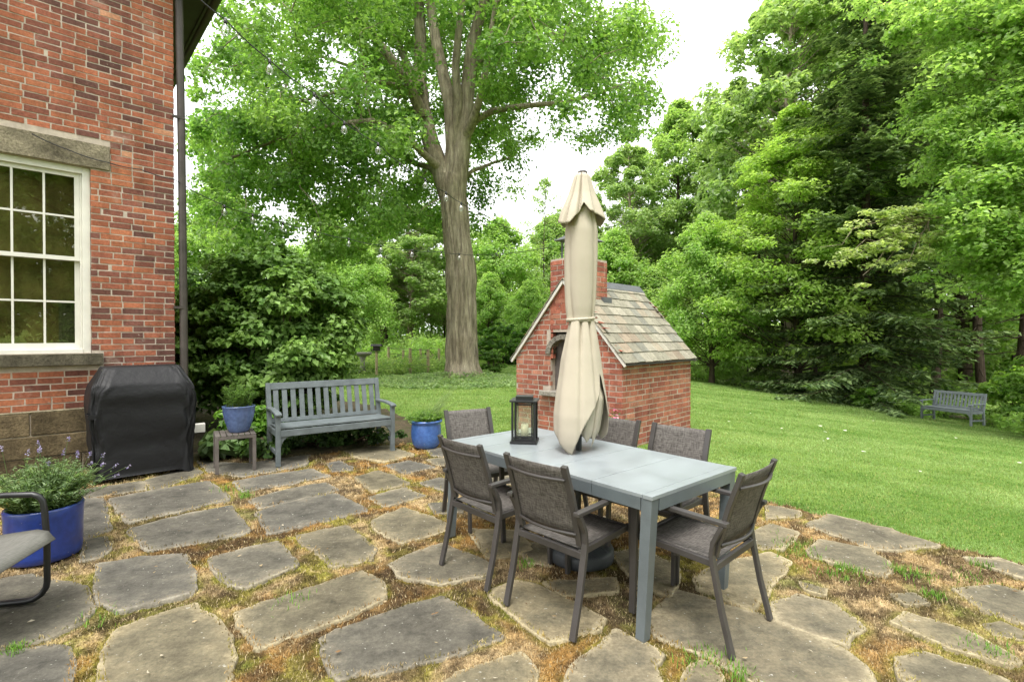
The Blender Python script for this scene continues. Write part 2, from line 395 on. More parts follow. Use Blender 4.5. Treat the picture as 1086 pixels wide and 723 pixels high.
# ------------------------------------------------------------------ patio: flagstones in moss
S = 1/2.6775
def C3(*p): return [(x*S, 453+y*S) for x, y in p]
def C4(*p): return [(340+x*S, 453+y*S) for x, y in p]
def C5(*p): return [(686+x*S, 453+y*S) for x, y in p]
STONES = [
 C3((310, 205), (450, 178), (590, 155), (655, 205), (510, 240), (365, 272)), C3((365, 290), (510, 252), (655, 225), (705, 300), (560, 330), (420, 347)),
 C3((280, 388), (400, 372), (520, 363), (552, 420), (545, 470), (440, 503), (335, 525), (285, 500), (275, 440)),
 C3((-260, 470), (-60, 445), (90, 420), (240, 460), (255, 520), (235, 545), (130, 600), (-10, 632), (-200, 660)),
 C3((-180, 700), (0, 648), (190, 625), (205, 700), (150, 790), (-100, 860)),
 C3((340, 575), (450, 540), (560, 505), (625, 570), (660, 640), (650, 723), (560, 800), (330, 830), (300, 723), (295, 640)),
 C3((600, 375), (700, 348), (790, 330), (840, 395), (700, 455), (650, 445), (615, 405)),
 C3((730, 245), (840, 210), (955, 190), (1040, 235), (900, 270), (770, 300)), C3((845, 310), (915, 292), (985, 280), (1065, 345), (1050, 375), (940, 397)),
 C3((680, 530), (850, 470), (1020, 412), (1080, 440), (1085, 490), (900, 570), (740, 625), (685, 560)),
 C3((665, 155), (770, 137), (880, 120), (930, 140), (820, 162), (690, 185)), C3((715, 205), (820, 178), (920, 160), (960, 180), (850, 205), (740, 230)),
 C3((930, 105), (965, 97), (1000, 118), (950, 128)), C3((120, 200), (240, 178), (400, 155), (412, 178), (240, 203), (130, 235)), C3((412, 152), (540, 110), (575, 130), (440, 180)),
 C3((235, 208), (295, 207), (313, 288), (240, 318), (150, 330), (150, 230)), C3((235, 322), (300, 315), (310, 345), (290, 365), (235, 378)),
 C3((560, 95), (700, 105), (880, 80), (860, 110), (690, 140), (600, 128)),
 C3((920, 560 + 40), (1071, 548), (1100, 600), (1150, 560), (1370, 595+0), (1410, 600)) if 0 else
 C4((15, 600), (60, 575), (200, 527), (340, 483), (430, 540), (510, 595), (500, 610), (280, 665), (65, 715), (20, 660)),
 C4((200, 390), (270, 360), (340, 335), (415, 362), (480, 390), (480, 420), (340, 440), (230, 425)),
 C4((150, 265), (240, 232), (300, 255), (355, 280), (350, 295), (230, 330), (155, 290)),
 C4((140, 200), (235, 172), (290, 195), (190, 225)), C4((95, 145), (170, 125), (250, 160), (150, 185)), C4((190, 110), (250, 98), (320, 115), (240, 132)),
 C4((60, 60), (190, 52), (265, 80), (180, 100), (100, 85)), C4((20, 105), (50, 98), (90, 115), (40, 125)), C4((305, 95), (350, 88), (375, 105), (330, 110)),
 C4((285, 160), (340, 145), (420, 165), (360, 182)), C4((300, 60), (390, 62), (420, 85), (320, 82)), C4((310, 220), (380, 215), (400, 240), (330, 245)),
 C4((430, 120), (520, 130), (560, 160), (450, 165)), C4((420, 190), (560, 195), (590, 230), (450, 240)),
 C4((490, 490), (480, 470), (560, 440), (620, 450), (720, 500), (800, 545), (790, 570), (660, 605), (600, 570)),
 C4((720, 690), (840, 585), (975, 650), (940, 690), (965, 740), (850, 800), (700, 770)),
 C4((340, 740), (400, 700), (570, 650), (610, 690), (600, 730), (500, 790), (380, 800)),
 C4((640, 440), (830, 430), (840, 470), (700, 475)), C4((420, 290), (560, 300), (600, 350), (480, 370)), C4((820, 360), (900, 350), (1020, 400), (990, 480), (900, 440)),
 C4((640, 250), (800, 255), (850, 310), (690, 310)), C4((560, 330), (640, 335), (650, 390), (590, 385)),
 C5((15, 540), (85, 465), (210, 505), (340, 545), (450, 590), (560, 640), (625, 700), (640, 723), (500, 830), (310, 723), (180, 650), (30, 600)),
 C5((140, 430), (210, 395), (350, 355), (410, 385), (385, 420), (310, 500), (330, 520), (300, 522), (150, 460)),
 C5((355, 510), (430, 480), (520, 500), (605, 570), (570, 600), (570, 622), (380, 560)),
 C5((270, 310), (350, 275), (435, 300), (390, 345), (330, 345)), C5((455, 280), (520, 250), (680, 292), (830, 335), (690, 348), (640, 345)),
 C5((465, 350), (500, 320), (640, 350), (690, 400), (670, 425), (480, 370)), C5((705, 560), (740, 535), (900, 580), (1060, 665), (1010, 670), (860, 625)),
 C5((720, 655), (800, 645), (930, 690), (1060, 740), (980, 780), (740, 723)), C5((880, 465), (990, 452), (1120, 480), (1160, 560), (1071, 555), (960, 520)),
 C5((965, 560), (1010, 555), (1071, 580), (1120, 610), (1000, 592)), C5((910, 375), (1000, 375), (1180, 430), (1071, 430), (960, 395)),
 C5((435, 440), (510, 460), (505, 475), (450, 460)), C5((340, 225), (430, 240), (430, 255), (340, 260)), C5((105, 723), (150, 670), (200, 690), (230, 760), (150, 790)),
 C5((700, 480), (760, 478), (800, 500), (740, 505)),
]
def chaikin(p):
    q = []
    for i in range(len(p)):
        a, b = p[i], p[(i+1) % len(p)]
        q += [(a[0]*.94+b[0]*.06, a[1]*.94+b[1]*.06), (a[0]*.06+b[0]*.94, a[1]*.06+b[1]*.94)]
    return q
def densify(p, step=.03):
    q = []
    for i in range(len(p)):
        a, b = p[i], p[(i+1) % len(p)]; L = math.dist(a, b); k = max(1, int(L/step))
        q += [(a[0]+(b[0]-a[0])*j/k, a[1]+(b[1]-a[1])*j/k) for j in range(k)]
    return q
SP = []
def star(a):                                         # keep the outline free of backward folds
    for _ in range(2):
        c = a.mean(0); d = a-c; th = np.unwrap(np.arctan2(d[:, 1], d[:, 0])); s = np.sign(th[-1]-th[0]); th = th*s; keep = [0]; m = th[0]
        for i in range(1, len(a)):
            if th[i] > m+.004: keep.append(i); m = th[i]
        a = a[[k for k in keep if th[k] < th[0]+2*np.pi-.004]]
    return a
for st in STONES:
    p = [(v.x, v.y) for v in (gp(x, y) for x, y in st)]
    c_ = np.mean(p, 0); p = [tuple(c_+(np.array(v)-c_)*(1+.030/max(.12, math.dist(v, c_)))) for v in p]
    p = densify(chaikin(p))
    a = np.array(p); dx = (fbm(a[:, 0]*7, a[:, 1]*7, 21, 3)-.5)*.04+(fbm(a[:, 0]*24, a[:, 1]*24, 41, 3)-.5)*.024; dy = (fbm(a[:, 0]*7, a[:, 1]*7, 33, 3)-.5)*.04+(fbm(a[:, 0]*24, a[:, 1]*24, 43, 3)-.5)*.024
    SP.append(star(np.stack([a[:, 0]+dx, a[:, 1]+dy], -1)))
# stones just outside the picture, so that the paving goes on
for cx_, cy_, L, W_, an in ((-1.6, 1.45, .95, .6, .3), (-.4, 1.35, .9, .55, .2), (.7, 1.3, .8, .6, -.2), (1.9, 1.5, .9, .55, -.5), (2.9, 1.6, .9, .5, -.7), (-2.6, 1.3, .8, .7, .4), (-3.9, 2.4, .9, .6, .5), (-4.4, 3.4, .8, .6, .6), (4.0, 2.1, .7, .5, -.8)):
    p = [(cx_+x*L/2*math.cos(an)-y*W_/2*math.sin(an), cy_+x*L/2*math.sin(an)+y*W_/2*math.cos(an)) for x, y in ((-1, -1), (.1, -1.05), (1, -.9), (1.02, .95), (-.1, 1), (-.95, .9))]
    a = np.array(densify(chaikin(p))); SP.append(star(np.stack([a[:, 0]+(fbm(a[:, 0]*7, a[:, 1]*7, 21, 3)-.5)*.09, a[:, 1]+(fbm(a[:, 0]*7, a[:, 1]*7, 33, 3)-.5)*.09], -1)))

# stone material: grey sandstone, paler worn rim, dark weather stains
m, t, b = nt('flagstone')
a_ = N(t, 'ShaderNodeAttribute', attribute_name='Col'); sep = N(t, 'ShaderNodeSeparateColor'); t.links.new(a_.outputs[0], sep.inputs[0])
n1 = noise(t, 4.5, 8, .68, 'Object'); n2 = noise(t, 55, 8, .8); n3 = noise(t, 13, 6, .7); n4 = noise(t, 1, 5, .7, stretch=(4, 24, 4))
add = N(t, 'ShaderNodeMath', operation='MULTIPLY_ADD'); t.links.new(sep.outputs[0], add.inputs[0]); add.inputs[1].default_value = .42; 
t.links.new(n1.outputs[0], add.inputs[2])
c = ramp(t, add.outputs[0], [(.36, (.050, .047, .040)), (.50, (.086, .080, .068)), (.64, (.112, .104, .087)), (.84, (.175, .156, .124)), (1.0, (.27, .243, .193))]).outputs[0]
tint = mix(t, (1.05, 1.06, 1.06), (1.5, 1.4, 1.08), sep.outputs[1]); c = mix(t, c, tint, 1.0, 'MULTIPLY')
r2 = ramp(t, n2.outputs[0], [(.30, (.62,)*3), (.52, (1.,)*3), (.72, (1.4,)*3)]); c = mix(t, c, r2.outputs[0], 1.0, 'MULTIPLY')
r3 = ramp(t, n3.outputs[0], [(.3, (.78,)*3), (.7, (1.18,)*3)]); c = mix(t, c, r3.outputs[0], 1.0, 'MULTIPLY')
r4 = ramp(t, n4.outputs[0], [(.3, (.88,)*3), (.7, (1.1,)*3)]); c = mix(t, c, r4.outputs[0], 1.0, 'MULTIPLY')
r5 = ramp(t, n3.outputs[0], [(.66, (0,)*3), (.72, (1,)*3)]); fm = N(t, 'ShaderNodeMath', operation='MULTIPLY'); t.links.new(r5.outputs[0], fm.inputs[0]); t.links.new(sep.outputs[2], fm.inputs[1])
c = mix(t, c, (.19, .17, .055), fm.outputs[0])
lc = noise(t, 48, 2, .5); r6 = ramp(t, lc.outputs[0], [(.71, (0,)*3), (.75, (1,)*3)]); c = mix(t, c, (.40, .39, .34), r6.outputs[0])
t.links.new(c, b.inputs['Base Color']); b.inputs['Roughness'].default_value = .9; b.inputs['Specular IOR Level'].default_value = .2
hh = N(t, 'ShaderNodeMath', operation='ADD'); t.links.new(n2.outputs[0], hh.inputs[0]); t.links.new(n3.outputs[0], hh.inputs[1])
bump(t, b, hh.outputs[0], .75, .014); MAT['flagstone'] = m

# moss and thatch sheet
res = .03
res = .021; gx = np.arange(-9.5, 7.6, res); gyy = np.arange(.3, 7.35, res)
X, Y = np.meshgrid(gx, gyy)
jx = (fbm(X*2.2, Y*2.2, 11)-.5)*.35; jy = (fbm(X*2.2, Y*2.2, 12)-.5)*.35
ins = inside(X+jx, Y+jy, PATIO)
big = fbm(X*1.6, Y*1.6, 50, 4); med = fbm(X*6, Y*6, 51, 4); fine = fbm(X*24, Y*24, 52, 3)
Z = -.004+(med-.5)*.036+(fine-.5)*.034
STONE = np.zeros(X.shape, bool)
for p in SP:
    x0, y0 = p.min(0)-.02; x1, y1 = p.max(0)+.02
    ix = slice(*np.searchsorted(gx, (x0, x1))); iy = slice(*np.searchsorted(gyy, (y0, y1)))
    if X[iy, ix].size: STONE[iy, ix] |= inside(X[iy, ix], Y[iy, ix], p)
Z = np.where(STONE, np.minimum(Z, -.012), Z)
Z = np.where(ins, Z, -.13)
tan = np.array([.41, .30, .16]); org = np.array([.31, .18, .06]); olv = np.array([.245, .215, .05]); drk = np.array([.065, .043, .025]); grn = np.array([.11, .16, .03])
def moss_colour(X, Y, seed=0):
    a = fbm(X*1.7+3, Y*1.7, 60, 4)[..., None]; b_ = fbm(X*5, Y*5+9, 61, 4)[..., None]; c_ = fbm(X*3.2+7, Y*3.2, 62, 4)[..., None]; d_ = fbm(X*14, Y*14, 63, 3)[..., None]
    st = lambda v, lo, hi: np.clip((v-lo)/(hi-lo), 0, 1)
    right = st(X[..., None], .8, 3.0)
    col = tan*(1-st(a, .42, .6)*(1-.6*right))+org*st(a, .42, .6)*(1-.6*right)
    k = st(b_, .57, .69)*(1-.4*right); col = col*(1-k)+olv*k
    k = st(c_, .68, .78)*.6; col = col*(1-k)+grn*k
    k = st(d_, .52, .64)*.7; col = col*(1-k)+drk*k
    e_ = fbm(X*4+40, Y*4, 64, 4)[..., None]; k = st(e_, .56, .66)*.55; col = col*(1-k)+drk*k
    return col
Cc = moss_colour(X, Y)
near_ = STONE.astype(float)                          # yellow-green cushions of moss creep along the stone edges, bare soil lies between
for k in range(5): near_ = .2*(near_+np.roll(near_, 1, 0)+np.roll(near_, -1, 0)+np.roll(near_, 1, 1)+np.roll(near_, -1, 1))
k_ = (np.clip(near_*2.2, 0, 1)*np.clip((fbm(X*2.6+11, Y*2.6, 90, 4)-.47)/.10, 0, 1))[..., None]*.85
Cc = Cc*(1-k_)+np.array([.215, .225, .036])*k_
k_ = (np.clip((fbm(X*1.3+5, Y*1.3+2, 91, 4)-.52)/.07, 0, 1)*np.clip((fbm(X*9, Y*9, 92, 3)-.35)/.2, 0, 1))[..., None]*.8
Cc = Cc*(1-k_)+np.array([.075, .052, .032])*k_
CcB = Cc.copy(); Cc = Cc*np.clip(.25+1.5*fine[..., None], .3, 1.5)
I = np.arange(X.size).reshape(X.shape); Q = np.stack([I[:-1, :-1], I[:-1, 1:], I[1:, 1:], I[1:, :-1]], -1).reshape(-1, 4)
Q = Q[ins.ravel()[Q].any(1)]
used = np.zeros(X.size, bool); used[Q.ravel()] = True; remap = np.cumsum(used)-1
MAT['moss'] = attr_mat('moss', 1., .05, 150, .6, 1.0, .015, 45, .4)
patio = np_mesh('patio', np.stack([X, Y, Z], -1).reshape(-1, 3)[used], remap[Q], Cc.reshape(-1, 3)[used], MAT['moss'], smooth=True)
tag(patio, kind='structure')
for k, p in enumerate(SP):
    n = len(p); c0 = p.mean(0); rr = random.Random(k); hz = .006+rr.random()*.009; tx, ty = rr.uniform(-.012, .012), rr.uniform(-.012, .012)
    warm, mossy = rr.random(), rr.random()**2; base_ = rr.uniform(-.10, .26)
    if c0[0] > -.2 and c0[1] < 4.6: warm = .55+.6*warm; mossy = .3+.4*rr.random(); base_ += .30
    if abs(c0[0]) > 1.8 and c0[0] < 0: warm *= .45
    V = []; C_ = []
    for s, z, e in ((1.0, -.06, 1), (1.0, -.006, 1), (.985, .0, .9), (.95, .0, .62), (.86, .0, .3), (.7, .0, .1), (.45, .0, 0), (.2, 0, 0)):
        q = c0+(p-c0)*s
        zz = (hz+z+(q[:, 0]-c0[0])*tx+(q[:, 1]-c0[1])*ty+(fbm(q[:, 0]*9, q[:, 1]*9, 71)-.5)*.012) if z > -.05 else np.full(n, z)
        if z == -.006: zz = zz-.002
        V.append(np.stack([q[:, 0], q[:, 1], zz], -1)); C_.append(np.tile([max(0, e+base_), warm, mossy], (n, 1)))
    V.append(np.array([[c0[0], c0[1], hz]])); C_.append(np.array([[max(0, base_), warm, mossy]]))
    V = np.vstack(V); C_ = np.vstack(C_)
    j = np.arange(n); j1 = (j+1) % n; Fq = []
    area = np.sum(p[:, 0]*np.roll(p[:, 1], -1)-np.roll(p[:, 0], -1)*p[:, 1])
    for r_ in range(7): Fq.append(np.stack([r_*n+j, r_*n+j1, (r_+1)*n+j1, (r_+1)*n+j], -1))
    Fq.append(np.stack([7*n+j, 7*n+j1, np.full(n, 8*n), np.full(n, 8*n)], -1))
    Fq = np.vstack(Fq)
    if area < 0: Fq = Fq[:, ::-1]
    me = bpy.data.meshes.new('flagstone'); me.from_pydata(V.tolist(), [], [list(dict.fromkeys(f)) for f in Fq.tolist()])
    me.materials.append(MAT['flagstone']); me.polygons.foreach_set('use_smooth', np.ones(len(me.polygons), bool))
    at_ = me.color_attributes.new('Col', 'FLOAT_COLOR', 'POINT'); at_.data.foreach_set('color', np.hstack([C_, np.ones((len(C_), 1))]).astype(np.float32).ravel()); me.update()
    o = bpy.data.objects.new('flagstone', me); COL.objects.link(o); o.parent = patio

# blades: dry thatch and moss sprigs between the stones, grass on the lawn
def blades(name, P, hgt, wid, lean, C, mat, seed):
    r = np.random.default_rng(seed); n = len(P); a = r.uniform(0, 2*np.pi, n); l = lean*r.uniform(.3, 1.0, n)
    d = np.stack([np.cos(a), np.sin(a), np.zeros(n)], -1); s = np.stack([-np.sin(a), np.cos(a), np.zeros(n)], -1)
    up = np.array([0, 0, 1.]); h = (hgt*r.uniform(.6, 1.3, n))[:, None]; w = (wid*np.ones(n))[:, None]
    b0 = P-s*w/2; b1 = P+s*w/2
    m0 = P+d*h*l[:, None]*.35+up*h*.6*np.sqrt(np.maximum(.05, 1-l**2))[:, None]
    tip = P+d*h*l[:, None]+up*h*np.sqrt(np.maximum(.05, 1-l**2))[:, None]
    V = np.stack([b0, b1, m0+s*w*.35, tip, m0-s*w*.35], 1).reshape(-1, 3)
    k = np.arange(n)[:, None]*5
    Fc = np.vstack([np.hstack([k, k+1, k+2, k+4]), np.hstack([k+4, k+2, k+3, k+3])])
    # second face of each blade is a triangle: use triangles throughout
    T = np.vstack([np.hstack([k, k+1, k+2]), np.hstack([k, k+2, k+4]), np.hstack([k+4, k+2, k+3])])
    return np_mesh(name, V, T, np.repeat(C, 5, 0), mat)
rg = np.random.default_rng(5)
n = 330000; dd = 1.9*(7.4/1.9)**rg.random(n); xx = dd*rg.uniform(-1.1, 1.12, n)
keep = inside(xx+(fbm(xx*2.2, dd*2.2, 11)-.5)*.35, dd+(fbm(xx*2.2, dd*2.2, 12)-.5)*.35, PATIO)
xx, dd = xx[keep], dd[keep]
ii = np.clip(((xx-gx[0])/res).round().astype(int), 0, len(gx)-1); jj = np.clip(((dd-gyy[0])/res).round().astype(int), 0, len(gyy)-1)
st = STONE[jj, ii]
near = np.zeros_like(STONE)
for a in (-1, 0, 1):
    for b_ in (-1, 0, 1): near |= ~np.roll(np.roll(STONE, a, 0), b_, 1)
keep = ~st | (near[jj, ii] & (rg.random(len(xx)) < .32)); keep &= ~((xx < -3.7-(6.41-dd)*1.069+3.6-3.2) & False)
xx, dd, jj, ii = xx[keep], dd[keep], jj[keep], ii[keep]
zz = np.where(STONE[jj, ii], .016, Z[jj, ii])
c = (.45*moss_colour(xx, dd)+.55*CcB[jj, ii])*rg.uniform(.6, 1.5, (len(xx), 1)); pale = rg.random(len(xx)) < .17; c[pale] = np.array([.47, .375, .22])*rg.uniform(.7, 1.15, (pale.sum(), 1))
P = np.stack([xx, dd, zz-.004], -1)
tag(blades('moss', P, .010+.0045*dd*.8, .0016+.0011*dd, .96, c, MAT['straw'], 6), kind='stuff')
# green tufts coming up through the moss, mostly to the right
tufts = [gp(*q) for q in ((845, 580), (850, 590), (893, 603), (905, 608), (955, 605), (1025, 612), (990, 632), (1050, 690), (775, 712), (785, 718), (740, 706), (748, 693), (108, 656), (18, 690), (262, 527), (240, 520), (258, 524), (880, 610), (1040, 600), (980, 612), (560, 600), (310, 640))]
PP = []; 
for q in tufts:
    k = rg.integers(40, 110); sp_ = rg.uniform(.03, .085); PP.append(np.stack([q.x+rg.normal(0, sp_, k), q.y+rg.normal(0, sp_, k), np.full(k, 0.0)], -1))
PP = np.vstack(PP); c = np.array([.13, .26, .035])*rg.uniform(.6, 1.4, (len(PP), 1))
tag(blades('grass_tufts', PP, .045, .005, .85, c, MAT['blade'], 7), kind='stuff')
# bits of dead leaf and straw lying about the stones
mb = M()
for k in range(380):
    x, y = rnd.uniform(-4.5, 4.2), rnd.uniform(1.9, 7); s = rnd.uniform(.004, .012); a = rnd.uniform(0, 6.28); w_ = rnd.uniform(.3, .8)
    if not bool(inside(np.array([x]), np.array([y]), PATIO)[0]): continue
    c_ = rnd.choice([(.30, .20, .10), (.20, .12, .06), (.35, .27, .16), (.42, .37, .28), (.12, .08, .05)])
    mb.add([(x+s*math.cos(a+j*1.57)*(w_ if j % 2 else 1.4), y+s*math.sin(a+j*1.57)*(w_ if j % 2 else 1.4), .022+rnd.uniform(0, .008)) for j in range(4)], [(0, 1, 2, 3)], c_)
tag(mb.build('leaf_litter', MAT['straw']), kind='stuff')
# lawn
n = 820000; dd = 2.4*(24/2.4)**(rg.random(n)**.8); xx = dd*rg.uniform(-.55, 1.12, n)
jx = xx+(fbm(xx*2.2, dd*2.2, 11)-.5)*.35; jy = dd+(fbm(xx*2.2, dd*2.2, 12)-.5)*.35
edge = inside(jx, jy, PATIO); keep = ~edge & ~inside(xx, dd, BED) & ~inside(xx, dd, [(-4.3, 6.4), (-12, -1), (-30, 3), (-9, 12.4)])
xx, dd = xx[keep], dd[keep]
tone = np.clip((.36*fbm(xx*.5, dd*.9, 80, 4)+.34*fbm(xx*.45, dd*2.6, 81, 4)+.30*fbm(xx*2.6, dd*3.4, 82, 3)-.5)*3.4+.5, 0, 1)[:, None]; hue = rg.random((len(xx), 1))
c = np.array([.135, .245, .052])*(1-tone)+np.array([.31, .42, .15])*tone; c = c*rg.uniform(.7, 1.3, (len(xx), 1))
dry = rg.random(len(xx)) < .06; c[dry] = np.array([.36, .34, .13])
P = np.stack([xx, dd, gz(xx, dd)+(fbm(xx*.35, dd*.35, 3)-.5)*.06-.012], -1)
tag(blades('grass', P, .028+.0010*dd, .0018+.0009*dd, .9, c, MAT['blade'], 8), kind='stuff')
# fallen petals and bits lying on the lawn
k = 34; q = [gp(*p, z) for p, z in (((873, 477), -.35), ((1014, 476), -.9), ((1008, 459), -1), ((1081, 496), -.6), ((870, 461), -.5), ((976, 507), -.3), ((1063, 471), -1), ((875, 471), -.5))]
xs = np.concatenate([[a.x for a in q], rg.uniform(2.5, 13, 9)]); ys = np.concatenate([[a.y for a in q], rg.uniform(5.5, 13, 9)])
mb = M()
for x, y in zip(xs, ys):
    s = rnd.uniform(.012, .028); z = gzf(x, y)+.045; a = rnd.uniform(0, 6.28)
    mb.add([(x+s*math.cos(a+j*1.57)*(1 if j % 2 else 1.7), y+s*math.sin(a+j*1.57)*(1 if j % 2 else 1.7), z+rnd.uniform(0, .015)) for j in range(4)], [(0, 1, 2, 3)], (.8, .78, .7))
tag(mb.build('fallen_petals', MAT['petal']), kind='stuff')
# ------------------------------------------------------------------ brickwork
def house_brick(r, s, z):
    k = vn1(s*1.3, z*1.5, 5); q = r.random()**1.15*.95+(k-.5)*.9; q += .22*max(0, 1-s/.45)
    if z < 1.2: q -= .1
    tab = [(0, (.335, .122, .062)), (.35, (.285, .098, .053)), (.62, (.23, .080, .050)), (.82, (.165, .064, .046)), (1.0, (.115, .053, .042))]
    q = min(1, max(0, q)); c = tab[-1][1]
    for (q0, c0_), (q1, c1_) in zip(tab[:-1], tab[1:]):
        if q0 <= q <= q1: k = (q-q0)/(q1-q0); c = tuple(x+(y-x)*k for x, y in zip(c0_, c1_)); break
    if r.random() < .025: c = (.42, .20, .115)
    f = r.uniform(.82, 1.2); return tuple(v*f for v in c)
def oven_brick(r, s, z):
    q = r.random()
    c = (.35, .125, .08) if q < .6 else (.29, .10, .07) if q < .85 else (.40, .175, .115)
    f = r.uniform(.82, 1.18); return tuple(v*f for v in c)
def vn1(x, y, s): return float(vnoise(np.array([x]), np.array([y]), s)[0])
def bricks(mb, O, u, n, width, z0, z1, pal, seed, openings=(), top=None, course=.0722, blen=.198, jt=.0135, mortar=True, depth=.05, s_from=0.0):
    """running-bond bricks over a wall face O + u*s + n*d; openings are (s0, s1, z0, z1); top(s) clips a gable"""
    r = random.Random(seed); rows = int(round((z1-z0)/course)); up = Vector((0, 0, 1))
    for i in range(rows):
        za, zb = z0+i*course+jt/2, z0+(i+1)*course-jt/2; s = s_from-(blen+jt)*(.5 if i % 2 else 0)
        s += r.uniform(-.01, .01)
        while s < width:
            L = blen*r.uniform(.96, 1.04)
            if s_from == 0 and r.random() < .05: L = .095
            a, b = max(s, s_from), min(s+L, width); s += L+jt
            segs = [(a, b)]
            for o0, o1, oz0, oz1 in openings:
                if zb <= oz0 or za >= oz1: continue
                new = []
                for a_, b_ in segs:
                    if b_ <= o0 or a_ >= o1: new.append((a_, b_)); continue
                    if a_ < o0: new.append((a_, o0))
                    if b_ > o1: new.append((o1, b_))
                segs = new
            for a_, b_ in segs:
                if b_-a_ < .02: continue
                ta, tb = zb, zb
                if top:
                    ta, tb = min(zb, top(a_)), min(zb, top(b_))
                    if ta <= za+.003 and tb <= za+.003: continue
                    ta, tb = max(ta, za+.002), max(tb, za+.002)
                d = .003+r.uniform(-.002, .003); j = lambda: r.uniform(-.0022, .0022); w = r.uniform(-.0015, .0015)
                q = [(a_+j(), za+j(), d+w), (b_+j(), za+j(), d-w), (b_+j(), tb+j(), d-w), (a_+j(), ta+j(), d+w)]
                vs = [O+u*x+up*z+n*dd for x, z, dd in q]+[O+u*x+up*z-n*depth for x, z, dd in q]
                fs = [(0, 1, 2, 3), (0, 4, 5, 1), (1, 5, 6, 2), (2, 6, 7, 3), (3, 7, 4, 0)]
                mb.add(vs, fs, pal(r, (a_+b_)/2, za))
def slab(mb, O, u, n, s0, s1, z0, z1, d0, d1, col=None, mat=0):
    up = Vector((0, 0, 1))
    vs = [O+u*x+up*z+n*d for d in (d0, d1) for x, z in ((s0, z0), (s1, z0), (s1, z1), (s0, z1))]
    mb.add(vs, M.BF, col, mat)

# ------------------------------------------------------------------ the house
U = -UW                                              # from the corner along the wall towards the camera
n_ = NW
V2 = Vector((-.6832, .7303, 0))                      # the wall turning away behind the corner
TOP, WID, LEN2 = 6.25, 9.0, 8.0
house = thing('brick_house', 'old red brick house at the left edge with a white sash window and sandstone foot', 'house', HC)
O = Vector((0, 0, 0))
win = (.81, 1.86, 1.344, 3.474)
mb = M()
opn = [win, (.70, 1.97, 1.205, 1.344), (.63, 2.04, 3.474, 3.757)]
bricks(mb, O, U, n_, WID, .717, TOP, house_brick, 3, opn)
bricks(mb, O, V2, UW, 2.2, .717, TOP, house_brick, 4)
for a, b_, c_, d_ in ((.004, .81, .717, TOP), (1.86, WID, .717, TOP), (.81, 1.86, .717, 1.344), (.81, 1.86, 3.474, TOP)): slab(mb, O, U, n_, a, b_, c_, d_, -.22, 0, mat=1)
slab(mb, O, V2, UW, .225, LEN2, .0, TOP, -.22, 0, mat=1)
wall = mb.build('wall', [MAT['brick'], MAT['mortar']], house)
mb = M(); rr = random.Random(9)
for z0, z1, js in ((-.15, .205, (0, .9, 1.9, 2.7, 3.8, 5, 6.3, 7.4, 9)), (.213, .443, (0, .62, 1.75, 2.95, 4.1, 5.2, 6.5, 7.6, 9)), (.455, .70, (0, .45, 1.33, 2.5, 3.3, 4.6, 5.7, 7, 8.1, 9))):
    for a, b_ in zip(js[:-1], js[1:]):
        f = rr.uniform(.75, 1.2); base = rr.choice([(.125, .096, .055), (.15, .115, .066), (.11, .088, .055), (.14, .115, .076)])
        slab(mb, O, U, n_, a+(.006 if a else 0), b_-.006, z0, z1, -.02, .028+rr.uniform(-.006, .01), tuple(v*f for v in base))
slab(mb, O, U, n_, 0.005, WID, -.15, .70, -.25, .014, (.42, .36, .28), 1)
slab(mb, O, U, n_, .0, WID, .70, .717, -.02, .03, (.22, .19, .125))
slab(mb, O, V2, UW, .03, LEN2, -.15, .717, -.2, .03, (.17, .13, .08))
mb.build('foundation', [MAT['sandstone'], MAT['mortar']], house, bevel=.008)
mb = M(); slab(mb, O, U, n_, .635, 2.035, 3.476, 3.755, -.15, .022, (.20, .172, .118)); mb.build('lintel', MAT['sandstone'], house, bevel=.006)
mb = M(); slab(mb, O, U, n_, .71, 1.96, 1.207, 1.338, -.18, .065, (.085, .075, .052)); mb.build('sill', MAT['sandstone'], house, bevel=.006)
# sash window, two by three panes in each sash
wf = M()
def wpart(m_, s0, s1, z0, z1, d0, d1): slab(m_, O, U, n_, s0, s1, z0, z1, d0, d1)
z0, z1 = 1.342, 3.474
for a, b_ in ((.813, .885), (1.785, 1.857)): wpart(wf, a, b_, z0, z1-.002, -.14, -.035)
wpart(wf, .885, 1.785, z1-.075, z1-.002, -.14, -.035); wpart(wf, .885, 1.785, z0, z0+.045, -.14, -.02)
for a, b_ in ((.885, .905), (1.765, 1.785)): wpart(wf, a, b_, z0+.045, z1-.075, -.14, -.06)
wframe = wf.build('window', MAT['white_paint'], house, bevel=.004)
def sash(za, zb, d, thick):
    s = M(); a, b_ = .906, 1.764
    for x0, x1 in ((a, a+.045), (b_-.045, b_)): wpart(s, x0, x1, za, zb, d-.035, d)
    for y0, y1 in ((za, za+thick), (zb-.045, zb)): wpart(s, a+.045, b_-.045, y0, y1, d-.035, d)
    for k in (1, 2): x = a+.045+(b_-a-.09)*k/3; wpart(s, x-.010, x+.010, za+thick, zb-.045, d-.028, d-.004)
    zm = (za+thick+zb-.045)/2; wpart(s, a+.045, b_-.045, zm-.010, zm+.010, d-.030, d-.006)
    return s.build('sash', MAT['white_paint'], wframe)
s1 = sash(2.40, 3.398, -.07, .045); s2 = sash(1.388, 2.445, -.107, .07)
g_ = M(); slab(g_, O, U, n_, .94, 1.74, 2.44, 3.36, -.092, -.088); g_.build('glass', MAT['window_glass'], wframe)
g_ = M(); slab(g_, O, U, n_, .94, 1.74, 1.45, 2.41, -.129, -.125); g_.build('glass', MAT['window_glass'], wframe)
rm = M()
